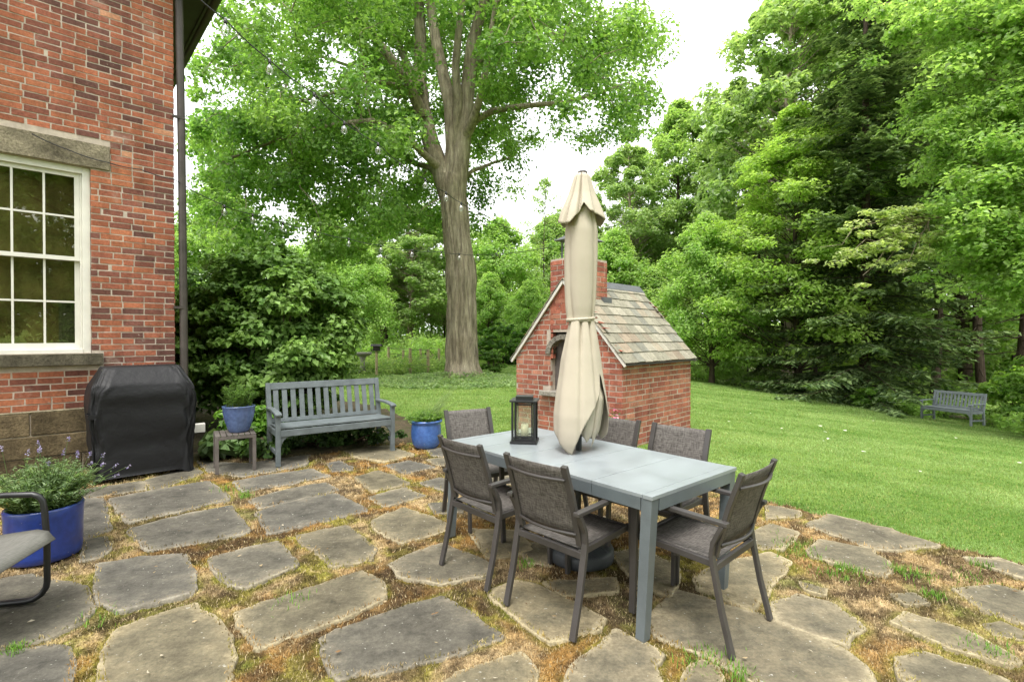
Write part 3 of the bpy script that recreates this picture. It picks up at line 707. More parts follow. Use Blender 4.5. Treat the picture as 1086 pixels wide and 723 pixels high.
for a in ((.2, 2.6, .6, 4.0, -2.6, -2.55), (.2, 2.6, .6, .65, -2.55, -.24), (.2, 2.6, 3.95, 4.0, -2.55, -.24), (.2, .25, .65, 3.95, -2.55, -.24), (2.55, 2.6, .65, 3.95, -2.55, -.24)): slab(rm, O, U, n_, *a)
rm.build('room_interior', MAT['room'], house)
sd = M(); slab(sd, O, U, n_, .93, 1.75, 1.43, 3.38, -.175, -.170); sd.build('window_shade', paint('shade', (.135, .118, .066), .95, .35, 2.5, .1), house)
cu = M()
for k in range(10):
    a = .945+k*.0145; slab(cu, O, U, n_, a, a+.014, 1.46, 1.92, -.160-(k % 2)*.004, -.150-(k % 2)*.004)
cu.build('curtain', paint('curtain', (.05, .055, .05), .9, .2, 5), house)
# eaves, gutter and roof along the wall that turns away
ev = M(); OV = .42
slab(ev, O, V2, UW, -.3, LEN2, 6.02, 6.07, -.3, OV); slab(ev, O, V2, UW, -.3, LEN2, 6.00, 6.24, OV, OV+.03)
slab(ev, O, V2, UW, -.3, .0, 6.02, 6.3, -.02, OV)
ev.build('eave', MAT['dark_trim'], house)
gt = M(); gt.tube([V2*-.32+UW*(OV+.09)+Vector((0, 0, 6.07)), V2*LEN2+UW*(OV+.09)+Vector((0, 0, 6.05))], .065, 10); gt.build('gutter', MAT['pipe'], house)
rf = M(); a = Vector((0, 0, 6.28))+UW*(OV+.05); b_ = Vector((0, 0, 9.3))-UW*4.5
vs = [a+V2*-.3, a+V2*LEN2, b_+V2*LEN2, b_+V2*-.3]; c_ = Vector((0, 0, 6.28))-UW*9.4
vs2 = [b_+V2*-.3, b_+V2*LEN2, c_+V2*LEN2, c_+V2*-.3]
for q in (vs, vs2): rf.add(q+[p-Vector((0, 0, .12)) for p in q], [(0, 1, 2, 3), (7, 6, 5, 4), (0, 4, 5, 1), (1, 5, 6, 2), (2, 6, 7, 3), (3, 7, 4, 0)])
rf.build('roof', paint('house_roof', (.06, .055, .05), .9, .2, 8), house)
gb = M(); gb.add([O+Vector((0, 0, TOP)), U*WID+Vector((0, 0, TOP)), U*4.5+Vector((0, 0, 9.15))], [(0, 1, 2)], (.25, .07, .045)); gb.build('gable', MAT['brick'], house)
# downspout
dn = M(); p = lambda z, e, f=0.03: UW*e+n_*f+Vector((0, 0, z))
dn.tube([p(6.12, .062, .0), p(4, .085, 0), p(1.5, .10, 0), p(.28, .10, 0), p(.16, .14, .05)], .045, 12)
ds = dn.build('downspout', MAT['pipe'], house)
for z in (4.3, 1.9, .8): br = M(); br.box(p(z, .05), (.13, .03, .03), Matrix.Rotation(math.atan2(UW.y, UW.x), 3, 'Z')); br.build('bracket', MAT['pipe'], ds)
dr = M(); dr.tube([p(.62, .16, .06), p(.38, .16, .06)], .035, 10); dr.box(p(.36, .2, .08), (.22, .14, .1), Matrix.Rotation(.6, 3, 'Z')); dr.build('drain_box', MAT['white_paint'], house)

# ------------------------------------------------------------------ brick oven house
MAT['lead'] = paint('lead', (.10, .105, .11), .6, .15, 8)
oc = Vector((1.48, 6.79, 0)); fu = Vector((-.7206, .6933, 0)); su = Vector((.6933, .7206, 0))     # near corner, along the front, along the side
fn, sn = -su, -fu
WF, LS, EV, RG = 1.95, 2.08, 1.235, 2.36
oven = thing('brick_oven', 'small red brick outdoor oven house with steep slate roof and chimney on the lawn', 'outdoor oven', oc)
tp_ = lambda s: EV+(RG-EV)*(1-abs(s-WF/2)/(WF/2))-.03
mb = M(); mid = WF/2
mouth = (mid-.27, mid+.27, .72, 1.30)
def archtop(s): return 1.30+.25*math.sqrt(max(0, 1-((s-mid)/.31)**2))
opn = [mouth, (mid-.345, mid+.345, 1.27, 1.60), (mid-.42, mid+.42, .64, .72)]
bricks(mb, O, fu, fn, WF, -.06, 2.4, oven_brick, 11, opn, top=tp_, course=.077, blen=.198, jt=.0155)
bricks(mb, O, su, sn, LS, -.06, EV, oven_brick, 12, course=.077, blen=.198, jt=.0155)
bricks(mb, fu*WF+su*LS, -fu, su, WF, -.06, 2.4, oven_brick, 13, top=tp_, course=.077, blen=.198, jt=.0155)
bricks(mb, fu*WF+su*LS, -su, fu, LS, -.06, EV, oven_brick, 14, course=.077, blen=.198, jt=.0155)
# mortar core with the mouth left open
core = [(0, -.2), (mouth[0], -.2), (mouth[0], EV+.3), (0, EV-.02)]
def gprism(pts, d0, d1):
    vs = [fu*s+Vector((0, 0, z))+su*d for d in (d0, d1) for s, z in pts]; k = len(pts)
    mb.add(vs, [tuple(range(k)), tuple(range(2*k-1, k-1, -1))]+[(i, i+k, (i+1) % k+k, (i+1) % k) for i in range(k)], (1, 1, 1), 1)
gprism([(.0, -.2), (mouth[0], -.2), (mouth[0], tp_(mouth[0])-.01), (0, EV-.03)], 0, LS)
gprism([(mouth[1], -.2), (WF, -.2), (WF, EV-.03), (mouth[1], tp_(mouth[1])-.01)], 0, LS)
gprism([(mouth[0], -.2), (mouth[1], -.2), (mouth[1], .70), (mouth[0], .70)], 0.002, LS-.002)
gprism([(mouth[0], 1.60), (mouth[1], 1.60), (mouth[1], tp_(mouth[1])-.01), (mid, RG-.04), (mouth[0], tp_(mouth[0])-.01)], 0.002, LS-.002)
gprism([(mouth[0], .70), (mouth[1], .70), (mouth[1], 1.6), (mouth[0], 1.6)], .5, LS-.004)
ow = mb.build('wall', [MAT['brick'], MAT['mortar']], oven)
ar = M()
for k in range(9):                                   # arch of stones over the mouth
    a0, a1 = math.pi*k/9+.012, math.pi*(k+1)/9-.012
    q = [(mid+rad*math.cos(a)*1.0, 1.27+rad*math.sin(a)*.85) for a in (a0, a1) for rad in (.265, .35)]
    for_d = [fu*s+Vector((0, 0, z))+fn*d for d in (-.2, .035) for s, z in (q[0], q[1], q[3], q[2])]
    f_ = rnd.uniform(.85, 1.15); ar.add(for_d, M.BF, (.235*f_, .215*f_, .178*f_))
ar.build('arch', MAT['sandstone'], oven)
sh = M(); slab(sh, O, fu, fn, mid-.42, mid+.42, .645, .715, -.3, .10, (.25, .23, .195)); sh.build('shelf', MAT['sandstone'], oven, bevel=.005)
dk = M(); slab(dk, O, fu, fn, mid-.268, mid+.268, .722, 1.585, -.13, -.11); dk.build('oven_door', paint('iron', (.10, .085, .075), .7, .3, 6), oven)
# slate roof, both slopes
def slates(side):
    mb = M(); r = random.Random(31+side); rows, over = 9, .06
    a = Vector((0, 0, EV-.06)) + (sn*.07 if side == 0 else fu*WF+fu*.07); ridge = fu*mid+Vector((0, 0, RG+.03))
    sl = ridge-a; sl_n = sl.normalized(); across = su; nn = across.cross(sl_n).normalized()
    if nn.z < 0: nn = -nn
    L = sl.length; st = L/rows; x0, x1 = -.06, LS+.06
    for i in range(rows):
        x = x0-(r.uniform(.02, .14) if i % 2 else 0); 
        while x < x1:
            w_ = r.uniform(.17, .25); xa, xb = max(x, x0), min(x+w_-.006, x1); x += w_
            if xb-xa < .03: continue
            q = r.random()
            c = (.215, .20, .15) if q < .38 else (.26, .24, .185) if q < .66 else (.185, .18, .145) if q < .82 else (.245, .21, .155) if q < .95 else (.225, .18, .13)
            f_ = r.uniform(.85, 1.15); lo = i*st-r.uniform(0, .012); hi = min(L, (i+1)*st+.05)
            vs = [a+across*px+sl_n*py+nn*h for h0, h1 in ((.0, -.006), (.009, .003)) for px, py, h in ((xa, lo, h0+.012), (xb, lo, h0+.012), (xb, hi, h1), (xa, hi, h1))]
            mb.add(vs, M.BF, tuple(v*f_ for v in c))
    return mb
o = slates(0).build('roof', MAT['slate'], oven); slates(1).build('roof', MAT['slate'], oven)
for side in (0, 1):
    a = Vector((0, 0, EV-.10)) + (sn*.075 if side == 0 else fu*WF+fu*.075); ridge = fu*mid+Vector((0, 0, RG-.012))
    for off in (-.035, LS+.035): mb = M(); mb.bar(a+su*off, ridge+su*off, .04, .03, up=su); mb.build('rake_board', MAT['white_paint'], oven)
    mb = M(); mb.bar(a+su*-.05+Vector((0, 0, .02)), a+su*(LS+.05)+Vector((0, 0, .02)), .05, .022); mb.build('eave_trim', MAT['dark_trim'], oven)
mb = M(); rz = RG+.06
for s_ in (-1, 1):
    q0, q1 = fu*mid+su*.6+Vector((0, 0, rz)), fu*mid+su*(LS+.07)+Vector((0, 0, rz)); dn_ = fu*(.10*s_)+Vector((0, 0, -.115))
    mb.add([q0, q1, q1+dn_, q0+dn_]+[p_-Vector((0, 0, .012)) for p_ in (q0, q1, q1+dn_, q0+dn_)], M.BF)
mb.build('ridge_cap', MAT['lead'], oven)
# chimney
CW, CD, CT = .54, .70, 2.70
c0 = fu*(mid-CW/2)
mb = M()
bricks(mb, c0, fu, fn, CW, 1.90, CT, oven_brick, 21, course=.077, blen=.198, jt=.0155); bricks(mb, c0, su, sn, CD, 1.2, CT, oven_brick, 22, course=.077, blen=.198, jt=.0155)
bricks(mb, c0+fu*CW+su*CD, -su, fu, CD, 1.2, CT, oven_brick, 23, course=.077, blen=.198, jt=.0155); bricks(mb, c0+fu*CW+su*CD, -fu, su, CW, 1.2, CT, oven_brick, 24, course=.077, blen=.198, jt=.0155)
slab(mb, c0, fu, su, .002, CW-.002, 1.9, CT-.01, .002, CD-.002, mat=1)
ch = mb.build('chimney', [MAT['brick'], MAT['mortar']], oven)
fl = M(); fl.bar(c0+su*.55+sn*.02+Vector((0, 0, 2.08)), c0+su*(CD+.06)+sn*.02+Vector((0, 0, 2.08)), .06, .10); fl.build('flashing', MAT['lead'], ch)
cp = M(); cc = c0+fu*CW/2+su*CD/2
for sx in (-1, 1):
    for sy in (-1, 1): q = cc+fu*(sx*.17)+su*(sy*.2); cp.bar(q+Vector((0, 0, CT-.02)), q+Vector((0, 0, CT+.30)), .025, .025)
base = [cc+fu*(sx*.25)+su*(sy*.31)+Vector((0, 0, CT+.28)) for sx, sy in ((-1, -1), (1, -1), (1, 1), (-1, 1))]; tip = cc+Vector((0, 0, CT+.46))
cp.add(base+[tip], [(1, 0, 4), (2, 1, 4), (3, 2, 4), (0, 3, 4), (0, 1, 2, 3)])
cp.build('chimney_cap', MAT['lead'], ch)
# ------------------------------------------------------------------ dining table
PAT = .012
tc = Vector((.44, 3.455, PAT)); TL, TW, TH = 1.80, .88, .73
ta = math.atan2(.761, -.649)
table = thing('dining_table', 'blue-grey rectangular metal dining table with umbrella through its middle', 'table', tc, ta)
mb = M()                                            # boards run across; local -x end is the near end, +y the side facing the camera
xs = [-.9+v for v in (.058, .39, .74, 1.09, 1.45, 1.742)]
mb.box((-.872, 0, TH-.010), (.056, TW, .020)); mb.box((.872, 0, TH-.010), (.056, TW, .020))
for a, b_ in zip(xs[:-1], xs[1:]):
    for y0, y1 in ((-.385, .385),): mb.box(((a+b_)/2, 0, TH-.0105), (b_-a-.004, TW-.002, .019))
top = mb.build('tabletop', MAT['table_top_lit'], table, bevel=.0015)
mb = M(); hA = .062
for sy in (-1, 1):
    for a, b_ in ((-.83, -.512), (-.508, .548), (.552, .83)): mb.box(((a+b_)/2, sy*(TW/2-.012), TH-.021-hA/2), (b_-a, .022, hA))
for sx in (-1, 1): mb.box((sx*.888, 0, TH-.021-hA/2), (.022, TW-.14, hA))
for x in (-.51, .55, 0): mb.box((x, 0, TH-.045), (.03, TW-.06, .04))
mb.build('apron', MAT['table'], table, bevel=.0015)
for sx in (-1, 1):
    for sy in (-1, 1):
        mb = M(); x0, y0 = sx*(.9-.035), sy*(TW/2-.035); lean = Vector((.022, .030, 0))
        a = Vector((x0, y0, TH-.021)); b_ = Vector((x0, y0, .002))+lean
        vs = [p+Vector((dx*w_, dy*w_, 0)) for p, w_ in ((b_, .026), (a, .031)) for dx, dy in ((-1, -1), (1, -1), (1, 1), (-1, 1))]
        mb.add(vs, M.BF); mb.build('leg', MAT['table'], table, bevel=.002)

# ------------------------------------------------------------------ sling chairs
def make_chair(label):
    t = thing('sling_chair', label, 'chair', group='sling chairs round the dining table')
    fm = MAT['chair_frame']
    for s in (-1, 1):
        x = s*.238
        m_ = M(); m_.rail([(x, -.315, .0), (x, -.262, .20), (x, -.222, .40), (x, -.214, .46), (x, -.222, .52), (x, -.250, .58), (x, -.268, .612)], .022, .036, up=(1, 0, 0)); m_.build('leg', fm, t, bevel=.003)
        m_ = M(); m_.bar((x, .235, 0), (x, .215, .625), .036, .022, up=(1, 0, 0)); m_.build('leg', fm, t, bevel=.003)
        m_ = M(); m_.bar((x, -.292, .622), (x, .262, .640), .038, .022); m_.build('armrest', fm, t, bevel=.004)
        m_ = M(); m_.rail([(s*.207, -.215, .44), (s*.207, -.245, .56), (s*.207, -.285, .70), (s*.207, -.345, .872)], .024, .036, up=(1, 0, 0)); m_.build('back_post', fm, t, bevel=.003)
    m_ = M()
    for s in (-1, 1): m_.bar((s*.212, -.225, .405), (s*.212, .232, .425), .022, .034)
    m_.bar((-.228, -.222, .395), (.228, -.222, .395), .022, .036); m_.bar((-.228, .222, .416), (.228, .222, .416), .024, .034); m_.bar((-.20, 0, .385), (.20, 0, .385), .02, .02)
    m_.build('seat_frame', fm, t, bevel=.003)
    for z, y in ((.505, -.232), (.80, -.322)):
        m_ = M(); m_.tube([(-.20+.4*k/10, y-.040*math.sin(math.pi*k/10)-.008, z-.004) for k in range(11)], .0085, 8)
        m_.build('back_rail', fm, t)
    nx_, ny_ = 10, 8
    m_ = M(); vs = []
    for j in range(ny_+1):
        for i in range(nx_+1):
            u_, v_ = i/nx_*2-1, j/ny_; vs.append((u_*.200, -.214+.45*v_, .424+.010*v_-.012*(1-u_*u_)*(1-(2*v_-1)**2)-(.012*max(0, v_-.9)*10)))
    m_.add(vs, [(j*11+i, j*11+i+1, (j+1)*11+i+1, (j+1)*11+i) for j in range(ny_) for i in range(nx_)], smooth=True); m_.build('seat', MAT['sling'], t, solid=.004)
    m_ = M(); vs = []; prof = [(-.226, .475), (-.244, .545), (-.262, .615), (-.286, .695), (-.310, .765), (-.333, .83), (-.345, .862)]
    for y, z in prof:
        for i in range(nx_+1):
            u_ = i/nx_*2-1; vs.append((u_*.197, y-.014*(1-u_*u_), z))
    m_.add(vs, [(j*11+i, j*11+i+1, (j+1)*11+i+1, (j+1)*11+i) for j in range(len(prof)-1) for i in range(nx_)], smooth=True); m_.build('backrest', MAT['sling'], t, solid=.004)
    for s in (-1, 1):
        for y, z in ((-.243, .30), (-.222, .43)): m_ = M(); m_.tube([(s*.249, y+.008, z), (s*.2515, y+.008, z)], .006, 8); m_.build('bolt', MAT['white_paint'], t)
    return t
def face_rot(fx, fy): return math.atan2(-fx, fy)
chair = make_chair('grey-brown sling chair at the near right end of the table, its back to the lawn')
LAB = ['sling chair with its back to the camera, the umbrella base showing behind its legs',
       'sling chair with its back to the camera, on the lantern side of the other',
       'grey-brown sling chair on the lawn side of the table nearest its right corner',
       'grey-brown sling chair half hidden behind the closed umbrella with pink flowers behind it',
       'grey-brown sling chair at the far table end beside the round blue pot']
CH = [((1.213, 2.54), (-.689, .725), .315), ((.135, 2.68), (.711, .703), .315), ((-.311, 3.183), (.741, .671), .315),
      ((1.224, 3.665), (-.70, -.713), .345), ((.83, 4.05), (-.69, -.724), .345), ((-.4, 4.535), (.487, -.874), .345)]
for i, ((x, y), (fx, fy), off) in enumerate(CH):
    o = chair if i == 0 else copy_tree(chair)
    if i: o['label'] = LAB[i-1]
    o.location = (x+fx*off, y+fy*off, PAT+.002); o.rotation_euler = (0, 0, face_rot(fx, fy))

# ------------------------------------------------------------------ umbrella and its base
ub = Vector((.46, 3.53, PAT))
um = thing('patio_umbrella', 'closed beige canvas umbrella tied at its waist, standing through the table', 'umbrella', ub)
m_ = M(); m_.tube([(0, 0, .10), (0.012, 0, 1.4), (.035, .0, 2.60)], .021, 14); m_.build('pole', MAT['base'], um)
def interp(tab, z):
    for (z0, r0), (z1, r1) in zip(tab[:-1], tab[1:]):
        if z0 >= z >= z1: k = (z0-z)/(z0-z1); k = k*k*(3-2*k) if False else k; return r0+(r1-r0)*k
    return tab[-1][1] if z < tab[-1][0] else tab[0][1]
def cloth(ztop, hem, tab, amp, nf, ph, nt_=44, ns=200, sq=1.0, lean=0.0, seed=0, wav=1.0):
    m_ = M(); vs = []
    for i in range(nt_+1):
        for j in range(ns):
            a = 2*math.pi*j/ns; zh = hem(a); z = ztop+(zh-ztop)*i/nt_
            k = i/nt_; r = interp(tab, z)
            w1 = nf*a/2+ph+1.3*math.sin(a+seed)+.7*math.sin(2*a+2*seed)+.18*wav*math.sin(z*3.1+seed)
            fold = 1-abs(math.cos(w1))**10
            r2 = r*(1+amp(z)*(fold-.85)*1.6+.022*math.sin(3*a+z*3*wav+seed))+.0015*math.sin(9*a+z*3+seed)
            cx = .028*(z/2.6)+lean*(1-k)*0
            vs.append((cx+r2*math.cos(a), r2*math.sin(a), z))
    m_.add(vs, [(i*ns+j, i*ns+(j+1) % ns, (i+1)*ns+(j+1) % ns, (i+1)*ns+j) for i in range(nt_) for j in range(ns)], smooth=True)
    return m_
def keyed(tab):                                     # periodic interpolation over degrees
    def f(a):
        d_ = math.degrees(a) % 360
        for (a0, v0), (a1, v1) in zip(tab[:-1], tab[1:]):
            if a0 <= d_ <= a1: k = (d_-a0)/(a1-a0); return v0+(v1-v0)*k
        return tab[-1][1]
    return f
canopy = cloth(2.42, lambda a: 1.62, [(2.42, .082), (2.25, .110), (2.05, .112), (1.85, .106), (1.72, .098), (1.65, .088), (1.6, .094)], lambda z: .075+.10*max(0, 1-(z-1.62)/.25), 5, .3).build('canopy', MAT['canvas'], um, solid=.003)
hem = keyed([(0, .84), (25, .79), (60, .92), (100, .82), (140, .92), (180, .87), (212, .81), (238, .735), (246, .725), (256, .80), (272, .925), (290, 1.02), (306, 1.08), (317, 1.17), (322, 1.27), (328, 1.24), (340, 1.04), (360, .84)])
skirt = cloth(1.645, hem, [(1.645, .086), (1.51, .115), (1.38, .138), (1.246, .156), (1.11, .178), (.98, .193), (.87, .192), (.80, .184), (.72, .158)], lambda z: .05+.13*max(0, 1-(1.645-z)/.28), 4, .9, ns=240, seed=1.4, wav=0)
skirt.build('canopy_skirt', MAT['canvas'], um, solid=.003)
hem2 = keyed([(0, .82), (40, .80), (90, .80), (140, .84), (180, .82), (220, .88), (262, .88), (290, .80), (308, .86), (326, .756), (345, .84), (360, .82)])
cloth(1.55, hem2, [(1.55, .06), (1.3, .11), (1.1, .165), (1.0, .155), (.88, .135), (.78, .10), (.74, .085)], lambda z: .1, 6, .2, seed=.6, wav=0).build('canopy_lining', MAT['canvas'], um, solid=.003)
hem3 = keyed([(0, 2.33), (30, 2.30), (80, 2.36), (130, 2.30), (170, 2.335), (195, 2.30), (215, 2.285), (235, 2.28), (250, 2.34), (268, 2.42), (285, 2.36), (320, 2.35), (345, 2.32), (360, 2.33)])
cloth(2.652, hem3, [(2.652, .030), (2.635, .052), (2.58, .068), (2.5, .092), (2.42, .125), (2.36, .148), (2.28, .168)], lambda z: .16, 5, .55, nt_=24, seed=2.2).build('vent_flap', MAT['canvas'], um, solid=.003)
m_ = M(); m_.lathe([(.0, 2.668), (.03, 2.666), (.036, 2.655), (.034, 2.645), (0, 2.64)], 20, (.03, 0, 0)); m_.build('finial', MAT['dark_trim'], um)
m_ = M(); m_.tube([(.018+.093*math.cos(2*math.pi*k/40), .093*math.sin(2*math.pi*k/40), 1.642+.008*math.sin(2*math.pi*k/40+1)) for k in range(41)], .010, 8); m_.build('tie_strap', MAT['canvas'], um)
bs = thing('umbrella_base', 'round dark grey umbrella base under the dining table', 'umbrella base', (.475, 3.46, PAT))
m_ = M(); m_.lathe([(.20, .0), (.216, .008), (.22, .03), (.22, .075), (.212, .088), (.19, .098), (.14, .112), (.08, .128), (.05, .135), (.036, .15), (.034, .30), (.03, .305), (.026, .30)], 56)
m_.build('weight', MAT['base'], bs)
m_ = M()
for k in range(10):
    a = 2*math.pi*k/10; m_.bar((.07*math.cos(a), .07*math.sin(a), .128), (.205*math.cos(a), .205*math.sin(a), .092), .010, .010)
m_.build('rib', MAT['base'], bs, bevel=.002)

# ------------------------------------------------------------------ lantern on the table
la = thing('lantern', 'black square metal lantern with ribbed glass standing on the dining table', 'lantern', at(556.5, 470.5, 3.80), R(-8)); la.location.z = PAT+TH+.001
m_ = M(); w_ = .082
m_.box((0, 0, .008), (.20, .20, .016)); m_.box((0, 0, .312), (.205, .205, .012))
for sx in (-1, 1):
    for sy in (-1, 1): m_.box((sx*w_, sy*w_, .161), (.016, .016, .290))
m_.build('frame', MAT['black_metal'], la, bevel=.0015)
m_ = M(); q = .060
for sx in (-1, 1):
    for sy in (-1, 1): m_.box((sx*q, sy*q, .165), (.010, .010, .25))
for z in (.046, .285):
    for s in (-1, 1): m_.box((0, s*q, z), (.11, .010, .012)); m_.box((s*q, 0, z), (.010, .11, .012))
m_.box((0, 0, .026), (.14, .14, .018)); m_.build('inner_frame', MAT['black_metal'], la)
m_ = M(); m_.box((0, 0, .330), (.12, .12, .024)); m_.box((0, 0, .3435), (.128, .128, .003)); m_.build('cap', MAT['black_metal'], la)
for k in range(4):                                   # four ribbed panes
    rt = Matrix.Rotation(k*math.pi/2, 3, 'Z'); nn_ = 36; vs = [rt @ Vector((-.055+.11*i/nn_, -.057+.0016*math.cos(i*math.pi), z)) for z in (.052, .279) for i in range(nn_+1)]
    m_ = M(); m_.add(vs, [(i, i+1, nn_+2+i, nn_+1+i) for i in range(nn_)], smooth=True); m_.build('glass', MAT['ribbed_glass'], la)
m_ = M(); m_.lathe([(0, .036), (.028, .036), (.028, .13), (.024, .134), (0, .13)], 24); m_.build('candle', MAT['wax'], la)

# ------------------------------------------------------------------ slatted garden benches
def make_bench(label):
    t = thing('garden_bench', label, 'bench', group='grey slatted garden benches'); bm_ = MAT['bench']; W = .735
    tilt = lambda z: -.24-.10*(z-.40)/.5 if z > .40 else -.24
    for s in (-1, 1):
        x = s*(W-.03)
        m_ = M(); m_.bar((x, .24, 0), (x, .24, .60), .052, .052, up=(1, 0, 0)); m_.build('leg', bm_, t, bevel=.004)
        m_ = M(); m_.rail([(x, -.265, 0), (x, -.24, .40), (x, tilt(.93), .93)], .05, .055, up=(1, 0, 0)); m_.build('leg', bm_, t, bevel=.004)
        m_ = M(); m_.rail([(x, -.29, .625), (x, 0, .632), (x, .22, .618), (x, .295, .600)], .072, .026); m_.build('armrest', bm_, t, bevel=.005)
        m_ = M(); m_.bar((x, -.25, .145), (x, .22, .145), .028, .045); m_.bar((x, -.23, .375), (x, .22, .375), .026, .07); m_.build('side_rail', bm_, t, bevel=.003)
        m_ = M(); k = 8; pts = [(s*(W-.058), .24, .345), (s*(W-.058-.12), .24, .345)]
        pts += [(s*(W-.058-.12*(1-math.sin(math.pi/2*i/k))**1.0), .24, .345-.15*(1-math.cos(math.pi/2*i/k))) for i in range(1, k+1)]
        n2 = len(pts); vs = [(x_, y_+d_, z_) for d_ in (-.014, .014) for x_, y_, z_ in pts]
        m_.add(vs, [tuple(range(n2)), tuple(range(2*n2-1, n2-1, -1))]+[(i, i+n2, (i+1) % n2+n2, (i+1) % n2) for i in range(n2)]); m_.build('bracket', bm_, t)
    m_ = M()
    for k in range(5): m_.box((0, -.205+k*.098+.012, .425+.004*k), (2*W-.075, .092, .020))
    m_.build('seat', bm_, t, bevel=.003)
    m_ = M(); m_.box((0, .252, .382), (2*W-.115, .026, .075)); m_.box((0, -.225, .382), (2*W-.12, .024, .07)); m_.build('apron', bm_, t, bevel=.003)
    m_ = M(); m_.box((0, tilt(.885), .887), (2*W-.112, .036, .085), (R(11), 0, 0)); m_.build('top_rail', bm_, t, bevel=.005)
    m_ = M(); m_.box((0, tilt(.46)+.0, .465), (2*W-.112, .032, .05), (R(11), 0, 0)); m_.build('bottom_rail', bm_, t, bevel=.003)
    for k in range(13):
        x = -W+.115+k*(2*W-.23)/12; m_ = M(); m_.bar((x, tilt(.47), .488), (x, tilt(.85), .852), .060, .016, up=(0, 1, 0)); m_.build('slat', bm_, t, bevel=.002)
    return t
b1 = make_bench('blue-grey slatted bench on the patio before the big shrub, between two blue pots')
q0, q1 = Vector((-2.74, 5.87, 0)), Vector((-1.56, 6.73, 0)); dr_ = (q1-q0).normalized(); fc = Vector((dr_.y, -dr_.x, 0)); md = (q0+q1)/2-fc*.26
b1.location = (md.x, md.y, .015); b1.rotation_euler = (0, 0, face_rot(fc.x, fc.y))
b2 = copy_tree(b1)
for ch in b2.children: ch.material_slots[0].link = 'OBJECT'; ch.material_slots[0].material = MAT['bench_pale']
b2['label'] = 'pale grey slatted wooden bench far off at the wood edge on the lower lawn'
q0, q1 = Vector((13.1, 16.2, 0)), Vector((13.44, 14.8, 0)); dr_ = (q1-q0).normalized(); fc = Vector((dr_.y, -dr_.x, 0)); md = (q0+q1)/2-fc*.26
b2.location = (md.x, md.y, gzf(md.x, md.y)+.01); b2.rotation_euler = (0, R(1.0), face_rot(fc.x, fc.y))

# ------------------------------------------------------------------ small slatted side table, pots
st_ = thing('side_table', 'small brown slatted side table under the tapered blue pot, between grill and bench', 'side table', (-3.20, 5.83, .012), R(33))
m_ = M()
for k in range(7): m_.box((-.175+k*.0583, 0, .412), (.050, .40, .016))
m_.build('tabletop', MAT['side_table'], st_, bevel=.002)
m_ = M()
for s in (-1, 1): m_.box((0, s*.188, .388), (.37, .024, .032)); m_.box((s*.188, 0, .388), (.024, .37, .032))
m_.build('apron', MAT['side_table'], st_, bevel=.002)
for sx in (-1, 1):
    for sy in (-1, 1): m_ = M(); m_.box((sx*.185, sy*.185, .202), (.036, .036, .404)); m_.build('leg', MAT['side_table'], st_, bevel=.003)
def pot(label, loc, prof, mat, soil_r, soil_z, tilt=(0, 0)):
    p_ = thing('flower_pot', label, 'pot', loc); p_.rotation_euler = (tilt[0], tilt[1], 0)
    m_ = M(); m_.lathe(prof, 56); m_.build('body', mat, p_)
    m_ = M(); m_.lathe([(0, soil_z+.012), (soil_r*.5, soil_z+.008), (soil_r, soil_z)], 32); m_.build('soil', MAT['soil'], p_); return p_
POT_T = Vector((-3.165, 5.86, .434))
pot('tapered dusty blue glazed pot standing on the small side table', POT_T, [(0, 0), (.095, 0), (.108, .012), (.125, .06), (.152, .15), (.166, .23), (.170, .285), (.174, .292), (.173, .300), (.165, .302), (.158, .295), (.15, .24)], MAT['slate_blue_glaze'], .155, .26)
POT_R = Vector((-1.185, 6.98, .012))
pot('round bright blue glazed pot on the ground at the right end of the patio bench', POT_R, [(0, 0), (.15, 0), (.165, .012), (.19, .06), (.205, .14), (.207, .22), (.200, .31), (.198, .33), (.216, .345), (.222, .362), (.214, .376), (.198, .374), (.19, .34), (.185, .30)], MAT['blue_glaze'], .19, .33)
POT_L = Vector((-3.24, 3.50, .014))
pot('large cobalt blue cylinder pot full of lavender beside the pale armchair', POT_L, [(0, 0), (.188, 0), (.198, .01), (.203, .05), (.209, .30), (.213, .345), (.208, .356), (.194, .356), (.188, .345), (.185, .28)], MAT['cobalt'], .19, .31)
POT_F = Vector((1.22, 6.42, .01))
pot('terracotta flower pot of pink flowers by the near corner of the brick oven', POT_F, [(0, 0), (.10, 0), (.11, .01), (.14, .22), (.155, .225), (.158, .27), (.148, .272), (.14, .24)], paint('terracotta', (.35, .14, .07), .85, .2, 8), .138, .24)

# ------------------------------------------------------------------ covered grill
gw = .80
gr = thing('covered_grill', 'gas grill under a black fabric cover, against the brick house wall', 'grill', (0, 0, 0))
fr = Vector((-3.81, 5.91, 0)); fl_ = fr-UW*gw; gc = (fr+fl_)/2-NW*.28
gc = gc+NW*.17-UW*.01; gr.scale = (1.04, 1.06, 1.0); gr.location = (gc.x, gc.y, .0); gr.rotation_euler = (0, 0, math.atan2(UW.y, UW.x))     # local x along the wall, local -y out of it
def sect(z):                                        # half width, front y, back y of the cover at height z
    t1 = [(.03, .425, -.325, .27), (.10, .418, -.318, .27), (.40, .43, -.31, .27), (.62, .452, -.31, .27), (.80, .455, -.315, .27), (.95, .44, -.312, .27), (1.02, .425, -.298, .265), (1.10, .385, -.235, .25), (1.185, .345, -.165, .215), (1.205, .33, -.14, .195)]
    for a, b_ in zip(t1[:-1], t1[1:]):
        if a[0] <= z <= b_[0]: k = (z-a[0])/(b_[0]-a[0]); return [a[i]+(b_[i]-a[i])*k for i in (1, 2, 3)]
    return t1[-1][1:]
m_ = M(); zs = [.03, .06, .1]+[.1+.9*k/22 for k in range(1, 23)]+[1.02, 1.05, 1.08, 1.11, 1.14, 1.17, 1.185, 1.198, 1.205]
ring = 128; vs = []
